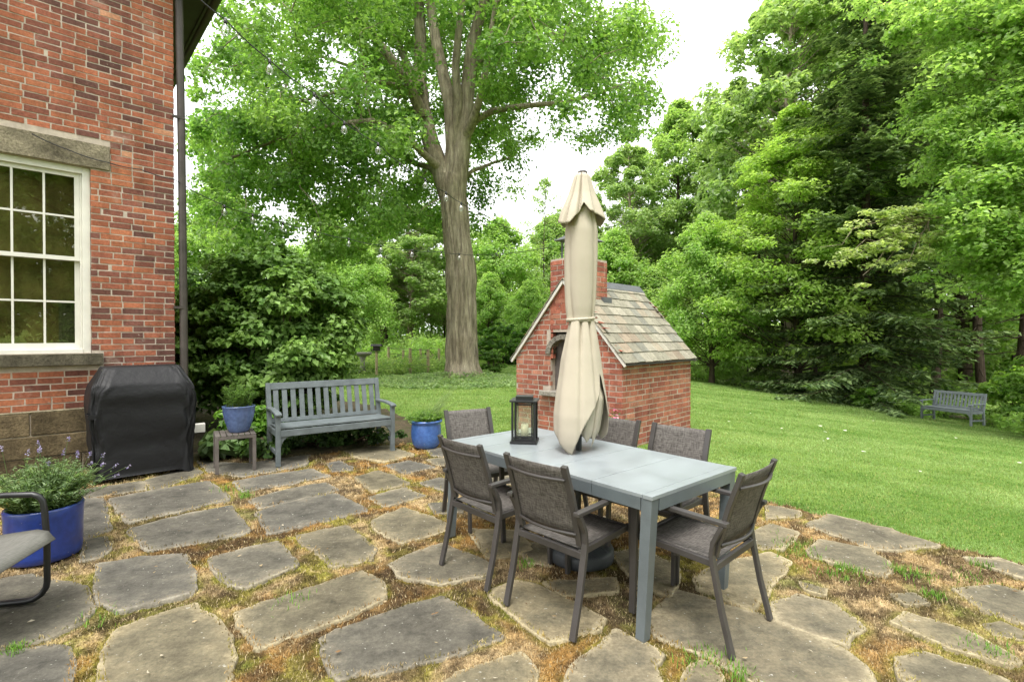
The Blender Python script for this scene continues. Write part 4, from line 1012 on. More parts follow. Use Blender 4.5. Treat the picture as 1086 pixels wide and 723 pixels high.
for z in zs:
    hw, y0, y1 = sect(z); cy_, hy = (y0+y1)/2, (y1-y0)/2
    for j in range(ring):
        a = 2*math.pi*j/ring; c_, s_ = math.cos(a), math.sin(a); e = .16 if z < 1.0 else .22
        x = hw*math.copysign(abs(c_)**e, c_); y = cy_+hy*math.copysign(abs(s_)**e, s_)
        wr = (float(vn1(a*4+2, z*5, 3))-.5)*.030+(float(vn1(a*11, z*9+3, 4))-.5)*.020+(float(vn1(a*5+z*9, z*3-a*3, 6))-.5)*.022
        wr += .012*math.sin(a*9+z*2.0)*max(0, (.8-z))*.9
        wr += .045*(.25-abs(float(vn1(a*3.5+z*2.5, z*2.6-a*.8, 8))-.5))+.02*(.25-abs(float(vn1(a*7-z*6, z*4, 9))-.5))
        wr *= .6 if z > 1.0 else 1
        zz = z+(.02*math.sin(a*3+1)+.012*math.sin(a*7) if z < .05 else 0)
        vs.append((x*(1+wr*1.2), y+wr*math.copysign(1, s_)*.8, zz))
n = ring; fs = [(i*n+j, i*n+(j+1) % n, (i+1)*n+(j+1) % n, (i+1)*n+j) for i in range(len(zs)-1) for j in range(n)]+[tuple(range((len(zs)-1)*n, len(zs)*n))]
m_.add(vs, fs, smooth=True); cv = m_.build('cover', MAT['cover'], gr)
m_ = M(); m_.rail([(-.452, -.20, .72), (-.475, -.25, .715), (-.462, -.315, .71), (-.40, -.326, .705)], .006, .05, up=(0, 0, 1)); m_.build('strap', MAT['cover'], cv)
m_ = M()
for sx in (-1, 1):
    for y in (-.24, .2): m_.tube([(sx*.33-.02, y, .045), (sx*.33+.02, y, .045)], .045, 14)
m_.box((0, 0, .10), (.7, .45, .03)); m_.build('cart', MAT['black_metal'], gr)

# ------------------------------------------------------------------ pale armchair cut by the left edge
ac = thing('patio_armchair', 'pale sling armchair with black looped tube frame at the left edge', 'armchair', (-2.86, 2.53, .014), face_rot(.97, .25))
for s in (-1, 1):
    m_ = M(); x = s*.30
    pts = [(x, -.30, .016), (x, .18, .016)]+[(x, .18+.10*math.sin(a), .116-.10*math.cos(a)) for a in (R(20), R(45), R(70), R(90))]
    pts += [(x, .28, .36), (x, .27, .52)]+[(x, .205+.06*math.cos(a), .56+.06*math.sin(a)) for a in (R(20), R(50), R(80))]+[(x, .10, .625), (x, -.18, .62), (x, -.30, .60)]
    m_.tube(pts, .0165, 10); m_.build('arm_loop', MAT['black_metal'], ac)
m_ = M()
for s in (-1, 1): m_.bar((s*.268, -.28, .34), (s*.268, .27, .375), .025, .04)
m_.bar((-.29, -.1, .335), (.29, -.1, .335), .03, .03); m_.bar((-.29, .2, .352), (.29, .2, .352), .03, .03); m_.build('seat_frame', MAT['black_metal'], ac, bevel=.004)
m_ = M(); vs = []
for j in range(13):
    for i in range(9):
        u_, v_ = i/8*2-1, j/12; y = -.30+.66*v_; z = .375+.06*v_-.025*(1-u_*u_)*math.sin(math.pi*v_)-(.055*max(0, (v_-.82)/.18)**2); vs.append((u_*(.275-.05*max(0, (v_-.85)/.15)**2), y, z))
m_.add(vs, [(j*9+i, j*9+i+1, (j+1)*9+i+1, (j+1)*9+i) for j in range(12) for i in range(8)], smooth=True); m_.build('seat', MAT['pale_sling'], ac, solid=.005)
m_ = M(); vs = []
for j in range(9):
    for i in range(9):
        u_, v_ = i/8*2-1, j/8; vs.append((u_*.265, -.30-.20*v_-.02*(1-u_*u_), .40+.52*v_))
m_.add(vs, [(j*9+i, j*9+i+1, (j+1)*9+i+1, (j+1)*9+i) for j in range(8) for i in range(8)], smooth=True); m_.build('backrest', MAT['pale_sling'], ac, solid=.010)
m_ = M(); m_.tube([(-.28, -.29, .38), (-.28, -.50, .93), (.28, -.50, .93), (.28, -.29, .38)], .014, 8); m_.build('back_frame', MAT['black_metal'], ac)

# ------------------------------------------------------------------ string lights
def string(label, pts, bulbs, tail):
    t = thing('string_lights', label, 'string lights', pts[0], group=None); o_ = Vector(pts[0])
    m_ = M(); ch_ = [Vector(p)-o_ for p in pts]+[Vector(p)-o_ for p in tail]; fine = []
    for a, b_ in zip(ch_[:-1], ch_[1:]):
        for k in range(6): q = k/6; fine.append(a.lerp(b_, q)-Vector((0, 0, .035*4*q*(1-q)*min(1, (b_-a).length))))
    fine.append(ch_[-1]); m_.tube(fine, .006, 6); m_.build('wire', MAT['black_metal'], t)
    for p in bulbs:
        c = Vector(p)-o_
        s_ = M(); s_.lathe([(.0, .012), (.012, .01), (.015, -.02), (.013, -.045), (0, -.045)], 12, c); so_ = s_.build('socket', MAT['black_metal'], t)
        s_ = M(); s_.lathe([(.012, -.045), (.016, -.055), (.03, -.072), (.036, -.095), (.033, -.12), (.02, -.138), (0, -.143)], 18, c); s_.build('bulb', MAT['clear_glass'], so_)
        s_ = M(); s_.tube([c+Vector((0, 0, -.05)), c+Vector((.008, 0, -.09)), c+Vector((-.008, 0, -.11)), c+Vector((0, 0, -.05))], .002, 5); s_.build('filament', MAT['wax'], so_)
    return t
bp = [(239, 21), (286, 64), (333, 99), (365, 129.5), (401, 152), (424, 173), (451, 190), (473, 204), (489, 215), (508, 225)]
dp = [4.5+.5*k for k in range(10)]
P1 = [at(x, y, d_) for (x, y), d_ in zip(bp, dp)]
string('string of clear globe bulbs falling from the house eave past the maple trunk', [at(208, -4, 4.3)]+P1, P1, [at(560, 250, 9.6)])
bp2 = [(238, 218), (268, 227), (300, 236), (334, 245), (370, 253), (404, 260), (437, 265), (468, 267), (487, 269), (507, 270)]
dp2 = [6.9, 7.4, 7.9, 8.4, 8.9, 9.4, 9.9, 10.4, 10.9, 11.4]
P2 = [at(x, y, d_) for (x, y), d_ in zip(bp2, dp2)]
w_on = [HC+U*s+NW*.05+Vector((0, 0, z)) for s, z in ((1.30, 3.72), (1.0, 3.62), (.66, 3.56), (.35, 3.55), (.0, 3.50))]
string('string of clear globe bulbs pinned to the house lintel and running low behind the garden', w_on+P2, P2, [at(585, 262, 8.2)])
# ------------------------------------------------------------------ foliage
def unit(v): return v/np.maximum(1e-9, np.linalg.norm(v, axis=-1, keepdims=True))
def leaf_quads(c, n, size, col, r, asp=.62, fold=.18, dirv=None):
    N_ = len(c); t = r.normal(size=(N_, 3)) if dirv is None else dirv+r.normal(size=(N_, 3))*.25
    n = unit(n); t = unit(t-(t*n).sum(1, keepdims=True)*n); b = np.cross(n, t); s = np.asarray(size).reshape(-1, 1)*np.ones((N_, 1))
    base = c-t*s*.5; tip = c+t*s*.5-n*s*fold; mid = c-t*s*.08
    L = mid+b*s*asp*.5+n*s*fold*.5; Rr = mid-b*s*asp*.5+n*s*fold*.5
    V = np.stack([base, Rr, tip, L], 1).reshape(-1, 3)
    return V, np.repeat(col, 4, 0)
def quads_obj(name, V, C, mat, parent=None):
    return np_mesh(name, V, np.arange(len(V), dtype=np.int32).reshape(-1, 4), C, mat, parent)
def cluster_leaves(cen, rad, per, size, pal, r, flat=.55, up=.8, shell=.5, tone=.18, asp=.62, crown_c=None, out=.5):
    """leaves in flattened clumps; pal = (dark, light) pigments"""
    k = len(cen); rad = np.asarray(rad)*np.ones(k); per = (np.asarray(per)*np.ones(k)).astype(int)
    idx = np.repeat(np.arange(k), per); N_ = len(idx)
    d = unit(r.normal(size=(N_, 3))); q = r.random(N_)**shell
    off = d*(q*rad[idx])[:, None]; off[:, 2] *= flat
    off[:, 2] -= .22*(off[:, 0]**2+off[:, 1]**2)/np.maximum(.1, rad[idx])*flat
    p = cen[idx]+off
    n = d*out+np.array([0, 0, up])+r.normal(size=(N_, 3))*.45
    if crown_c is not None: n += unit(p-crown_c)*.35
    ct = r.random(k)[idx]; f = np.clip(ct*.65+r.random(N_)*.35, 0, 1)[:, None]
    col = np.array(pal[0])*(1-f)+np.array(pal[1])*f
    col = col*(1+tone*r.normal(size=(N_, 1))).clip(.55, 1.6)
    return leaf_quads(p, n, size*r.uniform(.65, 1.3, N_), col, r, asp)
def limb_tubes(mb, segs, n=6):
    for pts, rs in segs: mb.tube(pts, rs, n, cap=False)
def curve(a, b, sag, r, k=5, wob=.06):
    a, b = Vector(a), Vector(b); L = (b-a).length; out = []
    for i in range(k+1):
        q = i/k; p = a.lerp(b, q)+Vector((0, 0, sag*L*4*q*(1-q)))
        if 0 < i < k: p += Vector((r.uniform(-1, 1), r.uniform(-1, 1), r.uniform(-1, 1)))*wob*L*.5
        out.append(p)
    return out

def gen_tree(seed, h, cr, cb, ncl, lpc, ls, pal, tr, clr=(.55, 1.0), flat=.75, top=.6, lean=.02, asp=.62, twigs=1.0, up=.6, bare=0.0):
    r = np.random.default_rng(seed); rr = random.Random(seed); mb = M()
    lx, ly = rr.uniform(-lean, lean)*h, rr.uniform(-lean, lean)*h
    ax = lambda z: Vector((lx*(max(0, z)/h)**1.5+.12*math.sin(z*.6+seed), ly*(max(0, z)/h)**1.5+.1*math.sin(z*.5+2*seed), z))
    zs = [-.3, .15, .5, 1]+[1+(h*.93-1)*i/9 for i in range(1, 10)]
    mb.tube([ax(z) for z in zs], [tr*1.45, tr*1.2, tr*1.05]+[max(.02, tr*(1-(max(0, z)/h)**1.1*.93)) for z in zs[3:]], 9, cap=False)
    cen = []; rad = []
    for i in range(ncl):
        tt = rr.random()**.85; env = cr*max(.12, max(0, math.sin(math.pi*min(1, (tt*.93+.07)**top)))**.7); a = rr.uniform(0, 2*math.pi); q = math.sqrt(rr.uniform(.12, 1))
        z = cb+(h-cb)*tt; c = ax(z)+Vector((math.cos(a)*env*q, math.sin(a)*env*q, 0)); rad.append(rr.uniform(*clr)*(.65+.45*(1-tt))); cen.append(c)
        if rr.random() < twigs:
            zb = max(cb*.75, z-env*q*rr.uniform(.35, .8)); s0 = ax(min(zb, h*.9)); th = max(.012, tr*.22*(1-.7*zb/h))
            mb.tube(curve(s0, c, rr.uniform(-.02, .09), rr, 4), [th, th*.8, th*.6, th*.42, th*.25], 5, cap=False)
    if bare:
        for i in range(int(bare)):
            z = rr.uniform(1.2, cb); a = rr.uniform(0, 6.28); L = rr.uniform(.6, 1.8); mb.tube(curve(ax(z), ax(z)+Vector((math.cos(a)*L, math.sin(a)*L, rr.uniform(-.5, .2))), -.03, rr, 4), [.03, .022, .016, .011, .006], 4, cap=False)
    cen = np.array(cen); V, C = cluster_leaves(cen, rad, lpc, ls, pal, r, flat, up, crown_c=np.array([lx*.4, ly*.4, cb+(h-cb)*.35]), asp=asp)
    return mb, V, C
PROTO = {}
def tree(kind, label, x, y, scale=1.0, rz=0.0, cat='tree', group=None, zoff=0.0, sxy=1.0, name='tree'):
    par = thing(name, label, cat, (x, y, gzf(x, y)+zoff), rz, group)
    par.scale = (scale*sxy, scale*sxy, scale)
    if kind not in PROTO:
        (mb, V, C), bark_, leaf_ = GEN[kind]()
        PROTO[kind] = (mb.build('trunk', MAT[bark_], par), quads_obj('crown', V, C, MAT[leaf_], par))
    else:
        for o in PROTO[kind]: c = o.copy(); COL.objects.link(c); c.parent = par
    return par
G = dict(lime=((.22, .36, .085), (.39, .52, .18)), mid=((.20, .33, .085), (.36, .47, .16)), deep=((.06, .14, .028), (.15, .26, .05)), yell=((.22, .35, .065), (.38, .50, .135)), pale=((.20, .31, .10), (.36, .46, .19)))
GEN = {
 'round_lime': lambda: (gen_tree(1, 8, 3.0, 1.0, 150, 170, .17, G['lime'], .13), 'dark_bark', 'leaf'),
 'round_mid': lambda: (gen_tree(2, 10, 3.1, 1.5, 180, 180, .19, G['mid'], .16), 'dark_bark', 'leaf'),
 'tall_airy': lambda: (gen_tree(3, 18, 3.9, 3.5, 190, 170, .24, G['pale'], .24, (.5, .95), top=.75), 'bark', 'leaf'),
 'tall_mid': lambda: (gen_tree(4, 20, 4.4, 4.5, 240, 180, .24, G['mid'], .27, (.6, 1.15), top=.72, bare=14), 'dark_bark', 'leaf'),
 'tall_deep': lambda: (gen_tree(5, 20, 4.6, 6.0, 250, 190, .22, G['mid'], .155, (.65, 1.25), flat=.6, top=.7, bare=26), 'dark_bark', 'leaf'),
 'layered': lambda: (gen_tree(6, 11, 3.5, 1.2, 190, 210, .15, G['yell'], .15, (.6, 1.1), flat=.42, top=.62, up=1.0), 'dark_bark', 'leaf'),
 'wispy': lambda: (gen_tree(7, 12.5, 2.5, 2.5, 110, 36, .15, G['pale'], .07, (.3, .6), top=.7, lean=.06), 'dark_bark', 'leaf'),
 'thicket': lambda: (gen_tree(8, 3.2, 2.0, .15, 130, 120, .14, G['mid'], .05, (.4, .75), top=.45), 'dark_bark', 'leaf'),
}
def place(kind, label, px, d, top=None, h0=None, group=None, rz=0, sxy=1.0, name='tree', cat='tree'):
    x = (px-CX)/F*d; s = 1.0
    if top is not None: s = (H+(357-top)*d/F-gzf(x, d))/h0
    return tree(kind, label, x, d, s, rz, cat, group, sxy=sxy, name=name)

# ---- the big maple
r_ = np.random.default_rng(17); rr = random.Random(17); MD = 17.0
mp = thing('maple_tree', 'huge old maple with thick furrowed forking trunk on the lawn behind the bench', 'tree', (at(490, 397, MD).x, MD, gzf(-1.7, MD)))
mo = mp.location
def PX(px, py, d): return at(px, py, d)-mo
mb = M()
def trunk_ring(pts, rs, n=96, seed=0, rough=.04):     # furrowed trunk
    vs = []; k = len(pts)
    for i, p in enumerate(pts):
        for j in range(n):
            a = 2*math.pi*j/n; f = .90+rough*math.sin(a*5+seed+p.z*.25)+.025*math.sin(a*9+1.3*seed+p.z*.4)+.30*(abs(vn1(a*11+.35*math.sin(p.z*1.3), p.z*.9, 14)-.5)-.22)+.09*(vn1(a*24, p.z*2.3, 15)-.5)
            if i < 14: f += .34*(1-i/14)**2*max(0, math.sin(a*3+.6))
            vs.append(p+Vector((math.cos(a)*rs[i]*f, math.sin(a)*rs[i]*f, 0)))
    mb.add(vs, [(i*n+j, i*n+(j+1) % n, (i+1)*n+(j+1) % n, (i+1)*n+j) for i in range(k-1) for j in range(n)], smooth=True)
tp = [(490, 406, .74), (490, 396, .66), (489.5, 384, .58), (489, 366, .54), (489, 340, .525), (489.5, 318, .525), (489, 296, .545), (488, 282, .53), (485, 260, .48), (483, 235, .46), (480.5, 212, .47), (479, 196, .47), (478.5, 186, .40)]
pts = []; rs = []
for (x0, y0, r0), (x1, y1, r1) in zip(tp[:-1], tp[1:]):
    for q in (0, .2, .4, .6, .8): pts.append(PX(x0+(x1-x0)*q, y0+(y1-y0)*q, MD)); rs.append(r0+(r1-r0)*q)
pts.append(PX(478.5, 186, MD)); rs.append(.40); trunk_ring(pts, rs)
LIMBS = [([(477, 208), (468, 182), (457, 152), (448, 115), (445, 80), (446, 40), (444, 0), (441, -60), (436, -140)], .42, .14, 17.6),
 ([(448, 122), (440, 104), (425, 76), (405, 50), (384, 25), (366, 0), (335, -45), (300, -90)], .24, .07, 15.4),
 ([(444, 98), (436, 78), (426, 55), (416, 30), (404, 0), (396, -40)], .20, .08, 18.4),
 ([(480, 205), (481, 155), (478, 112), (470, 80), (462, 42), (456, 0), (451, -60), (446, -150)], .36, .12, 17.4),
 ([(483, 160), (486, 112), (483, 70), (487, 30), (491, 0), (496, -60), (502, -150)], .20, .08, 16.2),
 ([(483, 208), (489, 165), (493, 122), (497, 85), (501, 45), (512, 8), (530, -50), (545, -120)], .40, .13, 17.0),
 ([(490, 150), (503, 124), (511, 98), (517, 62), (522, 25), (534, -40)], .19, .06, 15.4),
 ([(489, 158), (504, 128), (522, 118), (545, 114), (572, 111), (600, 109), (632, 100), (668, 88)], .16, .04, 15.6),
 ([(466, 178), (452, 166), (438, 152), (424, 140), (395, 128), (360, 131), (330, 138), (290, 150), (240, 170)], .16, .03, 14.0),
 ([(472, 190), (455, 178), (430, 170), (400, 178), (370, 186), (335, 180)], .14, .03, 18.8),
 ([(484, 195), (500, 182), (525, 172), (545, 166)], .11, .03, 17.8),
 ([(446, 90), (430, 70), (400, 55), (370, 70), (340, 60), (300, 70), (255, 90)], .13, .03, 19.5),
 ([(498, 70), (530, 50), (570, 40), (620, 30), (665, 40)], .15, .03, 18.5),
 ([(440, 105), (420, 90), (390, 85), (350, 100), (310, 110)], .10, .03, 15.0)]
LP = []
for pl, ra, rb, dep in LIMBS:
    k = len(pl); P_ = []
    for i, (x, y) in enumerate(pl):
        q = i/(k-1); dd_ = MD+(dep-MD)*min(1, q*1.6); P_.append(PX(x, y, dd_)); 
    mb.tube(P_, [.88*(ra+(rb-ra)*(i/(k-1))**.8) for i in range(k)], 12, cap=False)
    for a, b_ in zip(P_[:-1], P_[1:]):
        for q in (0, .33, .66): LP.append(a.lerp(b_, q))
LPn = np.array(LP)
low = [(150, 220), (195, 245), (215, 268), (262, 268), (320, 260), (345, 285), (400, 275), (425, 232), (455, 246), (475, 258), (508, 250), (530, 226), (546, 205), (556, 165), (575, 148), (610, 148), (638, 180), (665, 160), (690, 128), (708, 100), (716, 60), (718, 0), (760, -60)]
lowx, lowy = np.array(low).T
cen = []; rad = []
cc = np.array([-2.8, MD, 11.2]); 
while len(cen) < 820:
    v = unit(r_.normal(size=3))*(r_.random()**(1/2.4)); p = cc+v*np.array([8.8, 6.6, 8.2])
    px_ = CX+p[0]/p[1]*F; py_ = 357-(p[2]-H)/p[1]*F
    rd = r_.uniform(.45, 1.0); e = rd*F/p[1]
    if px_-e*.8 < 192 or px_+e*.7 > 716: continue
    if py_+e*.45 > np.interp(px_, lowx, lowy): continue
    if 432 < px_ < 522 and -20 < py_ < 190 and p[1] < 17.6 and r_.random() < .92: continue   # the forks stay open to view
    if abs(px_-487) < 30 and 150 < py_ and p[1] < MD+.6: continue
    if py_ < -30 and r_.random() < .35: continue
    if float(vnoise(np.array([px_/30.]), np.array([py_/26.+p[1]*.11]), 77)[0]) < .27: continue
    cen.append(p); rad.append(rd)
while len(cen) < 950:                                # low boughs that hang on the house side
    x_, y_ = r_.uniform(196, 450), r_.uniform(120, 285); rd = r_.uniform(.4, .8); p = np.array(at(x_, y_, r_.uniform(13.5, 19))); e = rd*F/p[1]
    if y_+e*.45 > np.interp(x_, lowx, lowy)+4 or x_-e*.8 < 192: continue
    if float(vnoise(np.array([x_/26.]), np.array([y_/22.]), 78)[0]) < .38: continue
    cen.append(p); rad.append(rd)
cen = np.array(cen)-np.array(mo); rad = np.array(rad)
nodes = np.array(LPn); order = np.argsort([((LPn-c)**2).sum(1).min() for c in cen]); nlimb = len(LPn)
for ci in order:
    c = cen[ci]; i = int(np.argmin(((nodes-c)**2).sum(1))); th = .034 if i < nlimb else .02
    mb.tube(curve(Vector(nodes[i]), c, .05, rr, 4, .10), [th, th*.8, th*.6, th*.45, th*.28], 5, cap=False); nodes = np.vstack([nodes, c[None]])
mb.build('trunk', MAT['bark'], mp)
V, C = cluster_leaves(cen, rad, 195, .130, ((.10, .22, .042), (.30, .43, .12)), r_, .7, .6, shell=.55, asp=.72, crown_c=np.array([-1, 0, 7.]))
quads_obj('crown', V, C, MAT['leaf'], mp)

# ---- the wood round the lawn
place('round_mid', 'mid green tree showing between the downspout and the maple crown, above the big shrub', 235, 26, 190, 10, rz=1)
place('round_lime', 'pale lime green tree beyond the garden posts, left of the maple trunk', 378, 30, 258, 8, rz=2)
place('tall_airy', 'tall pale tree just left of the maple trunk behind the garden fence', 437, 35, 205, 18, rz=.4, sxy=1.5)
place('round_lime', 'pale lime tree filling the gap above the right end of the patio bench', 352, 35, 232, 8, rz=.8)
place('tall_airy', 'tall pale green tree standing behind the bird feeder', 405, 39, 222, 18, rz=2.8, sxy=1.7)
place('tall_airy', 'tall pale green tree hidden half behind the maple trunk', 478, 42, 218, 18, rz=.9, sxy=1.7)
place('round_lime', 'low lime tree between the maple trunk and the oven', 518, 29, 292, 8, rz=3.4, sxy=1.1)
place('round_mid', 'wide green tree far behind the oven chimney', 590, 41, 232, 10, rz=1.7, sxy=1.2)
place('round_lime', 'lime green tree just right of the oven chimney', 650, 33, 248, 8, rz=2.9)
place('round_lime', 'mid green tree just right of the maple trunk, beyond the lawn', 528, 33, 236, 8, rz=2.4)
place('wispy', 'thin wispy tree with few leaves against the white sky beside the umbrella', 578, 34, 190, 12.5, rz=.3)
place('round_lime', 'low lime green tree right behind the left slope of the oven roof', 560, 27, 300, 8, rz=4)
place('round_mid', 'mid green tree rising behind the oven chimney and umbrella', 622, 38, 240, 10, rz=5)
place('tall_airy', 'tall pale tree behind the closed umbrella at the edge of the open sky', 668, 37, 140, 18, rz=1.2)
place('tall_mid', 'tall mid green tree beyond the oven roof ridge, under the open sky', 716, 40, 112, 20, rz=2.2)
place('tall_airy', 'tall pale tree right of the open sky, behind the bright young tree', 776, 38, 98, 18, rz=3.3)
place('round_lime', 'bright young lime green tree at the lawn edge right of the oven roof', 752, 25, 232, 8, rz=5.2, sxy=.95)
place('round_mid', 'low bushy tree peeping over the oven roof at its right', 700, 31, 285, 10, rz=3, sxy=1.3)
place('tall_airy', 'very tall airy tree whose top leaves the picture left of the dark spruce', 836, 29, -55, 18, rz=4.4)
place('layered', 'bright yellow-green maple with layered boughs in front of the dark spruce', 846, 22.5, 118, 11, rz=.9)
place('tall_mid', 'tall mid green tree behind the dark spruce', 905, 34, -90, 20, rz=1.9)
place('tall_deep', 'tall tree with dark bare lower trunk right of the spruce', 992, 26, -120, 20, rz=.2)
place('tall_deep', 'tall tree with dark trunk behind the far grey bench', 1040, 21.5, -150, 20, rz=2.9)
place('tall_mid', 'tall tree deep in the shade between the bare trunks at the right', 1022, 33, -60, 20, rz=4.0)
place('tall_deep', 'tall dark trunked tree at the right edge behind the leafy bush', 1085, 24, -150, 20, rz=5.0)
for k, (x, y, rz, s, kd) in enumerate(((5.5, -11, 1, 1.5, 'round_mid'), (1, -14, 2, 1.6, 'round_mid'), (10.5, -7.5, 3, 1.5, 'round_mid'), (9, -13, 3, .9, 'tall_mid'), (15, -7, 3, .9, 'tall_mid'))):
    tree(kd, 'tall tree standing behind the viewer on the far side of the patio', x, y, s, rz, group='trees behind the viewer')

# ---- spruces
def gen_spruce(seed, h, L0, z0, dens=1.0, pal=((.075, .135, .052), (.22, .295, .12))):
    r = np.random.default_rng(seed); rr = random.Random(seed); mb = M()
    mb.tube([(0, 0, -.3), (0, 0, .4), (.04, .02, h*.3), (0, .05, h*.65), (0, 0, h)], [.26, .21, .16, .09, .015], 10, cap=False)
    P_, D_, Nn, Sz = [], [], [], []; z = z0
    while z < h*.97:
        for b_ in range(rr.randint(4, 6)):
            if rr.random() < .14: continue
            a = rr.uniform(0, 2*math.pi); L = L0*(1-z/h)**.8*rr.uniform(.6, 1.12)+.25; dx, dy = math.cos(a), math.sin(a); pts = []
            dro = rr.uniform(.22, .38)
            for i in range(9):
                q = i/8; pts.append(Vector((dx*L*q, dy*L*q, z+L*(.10*q-dro*1.5*q*q+dro*.95*q**3.2))))
            mb.tube(pts, [.028*(1-q*.8) for q in [i/8 for i in range(9)]], 4, cap=False)
            for i in range(int(L*14*dens)):
                q = rr.random()**.75; k = min(7, int(q*8)); p = pts[k].lerp(pts[k+1], q*8-k)
                sd = rr.choice((-1, 1)); sp_l = (.34*L*(1-q)+.16)*rr.uniform(.5, 1.0); sp_l = min(sp_l, .85)
                ang = a+sd*rr.uniform(.6, 1.1); dv = Vector((math.cos(ang), math.sin(ang), -rr.uniform(.15, .75)))
                for m_ in range(max(2, int(sp_l*9))):
                    pp = p+dv*(sp_l*(m_+.5)/max(2, int(sp_l*9))); P_.append(pp); D_.append(dv+Vector((rr.uniform(-.7, .7), rr.uniform(-.7, .7), -.25))); Nn.append((rr.uniform(-.5, .5), rr.uniform(-.5, .5), 1)); Sz.append(rr.uniform(.17, .34))
        z += rr.uniform(.20, .34)*(1 if z < h*.6 else 1.3)
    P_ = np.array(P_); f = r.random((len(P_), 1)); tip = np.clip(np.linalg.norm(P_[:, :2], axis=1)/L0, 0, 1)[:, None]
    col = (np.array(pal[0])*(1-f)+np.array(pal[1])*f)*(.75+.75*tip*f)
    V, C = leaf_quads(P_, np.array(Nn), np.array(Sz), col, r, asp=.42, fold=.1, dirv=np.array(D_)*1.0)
    return mb, V, C
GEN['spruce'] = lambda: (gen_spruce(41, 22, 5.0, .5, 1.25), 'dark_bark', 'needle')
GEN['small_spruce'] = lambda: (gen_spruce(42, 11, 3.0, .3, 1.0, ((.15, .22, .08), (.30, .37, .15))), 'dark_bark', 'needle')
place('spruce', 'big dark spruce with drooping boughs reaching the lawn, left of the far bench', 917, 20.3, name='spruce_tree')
place('small_spruce', 'smaller spruce with weeping grey-green boughs, left of the big spruce', 805, 25, 225, 11, name='spruce_tree')

# ---- leafy boughs that hang in from the right, from a maple standing outside the picture
r_ = np.random.default_rng(91); rr = random.Random(91); mb = M(); ox, oy = 13.6, 11.6; oz = gzf(ox, oy)
om = thing('maple_tree', 'maple leaning in from the right edge with leafy boughs over the far bench', 'tree', (ox, oy, oz)); o_ = Vector((ox, oy, oz))
mb.tube([(0, 0, -.3), (0, 0, .5), (-.1, .1, 3), (-.2, .1, 6), (.1, 0, 10), (.2, .1, 15)], [.30, .23, .2, .17, .12, .03], 12, cap=False)
cen = []; rad = []
boughs = [((1000, 262, 13.5), .16), ((975, 225, 13), .1), ((1010, 205, 12.5), .0), ((985, 165, 13.5), .0), ((1020, 140, 13), 0), ((965, 120, 14), 0), ((1000, 75, 13), 0), ((955, 40, 14.5), 0), ((1030, 30, 12.5), 0), ((1060, 90, 12), 0), ((1050, 180, 12), 0), ((1068, 235, 11.5), 0), ((1035, 262, 12.5), 0), ((1078, 150, 11.5), 0), ((1010, -30, 13), 0), ((1080, 20, 12), 0), ((930, 5, 15), 0), ((1075, 285, 12), 0), ((985, 10, 13.2), 0), ((1045, 130, 12.6), 0)]
for (x, y, d_), _ in boughs:
    e = at(x, y, d_)-o_; s0 = Vector((-.1, .1, max(2.6, e.z-1.2-.25*abs(e.x)))); c = curve(s0, e, .05, rr, 6, .05); mb.tube(c, [.06, .05, .042, .034, .026, .018, .01], 6, cap=False)
    for p in c[2:]:
        for k in range(4): cen.append(np.array(p)+r_.normal(size=3)*np.array([.55, .6, .28])); rad.append(r_.uniform(.35, .7))
for k in range(50):
    v = unit(r_.normal(size=3)); p = np.array([.8, -.3, 9.5])+v*np.array([4.2, 4, 5]); 
    pp = p+np.array(o_); 
    if CX+pp[0]/max(pp[1], 1)*F < 985: continue
    cen.append(p); rad.append(r_.uniform(.6, 1))
V, C = cluster_leaves(np.array(cen), rad, 120, .125, ((.18, .31, .075), (.36, .48, .165)), r_, .45, .9, shell=.6, asp=.75)
cen2 = []; rad2 = []; s0 = Vector((-.15, .1, 5.2)); hub = at(985, 232, 13.2)-o_; mb.tube(curve(s0, hub, .04, rr, 6, .05), [.06, .052, .045, .038, .032, .027, .022], 6, cap=False)
for x, y in ((870, 262), (885, 278), (902, 268), (925, 262), (940, 277), (958, 292), (915, 292), (945, 240), (960, 225), (955, 255), (975, 262), (900, 243), (930, 232), (985, 275)):
    e = at(x, y, 12.9)-o_; c = curve(hub, e, .05, rr, 6, .10); mb.tube(c, [.022, .018, .015, .012, .010, .008, .005], 5, cap=False)
    for p in c[3:]: cen2.append(np.array(p)+r_.normal(size=3)*.12); rad2.append(r_.uniform(.18, .36))
V2_, C2_ = cluster_leaves(np.array(cen2), rad2, 42, .12, ((.26, .33, .13), (.50, .54, .28)), r_, .3, 1.2, asp=.6)
V = np.vstack([V, V2_]); C = np.vstack([C, C2_])
mb.build('trunk', MAT['bark'], om); quads_obj('crown', V, C, MAT['leaf'], om)
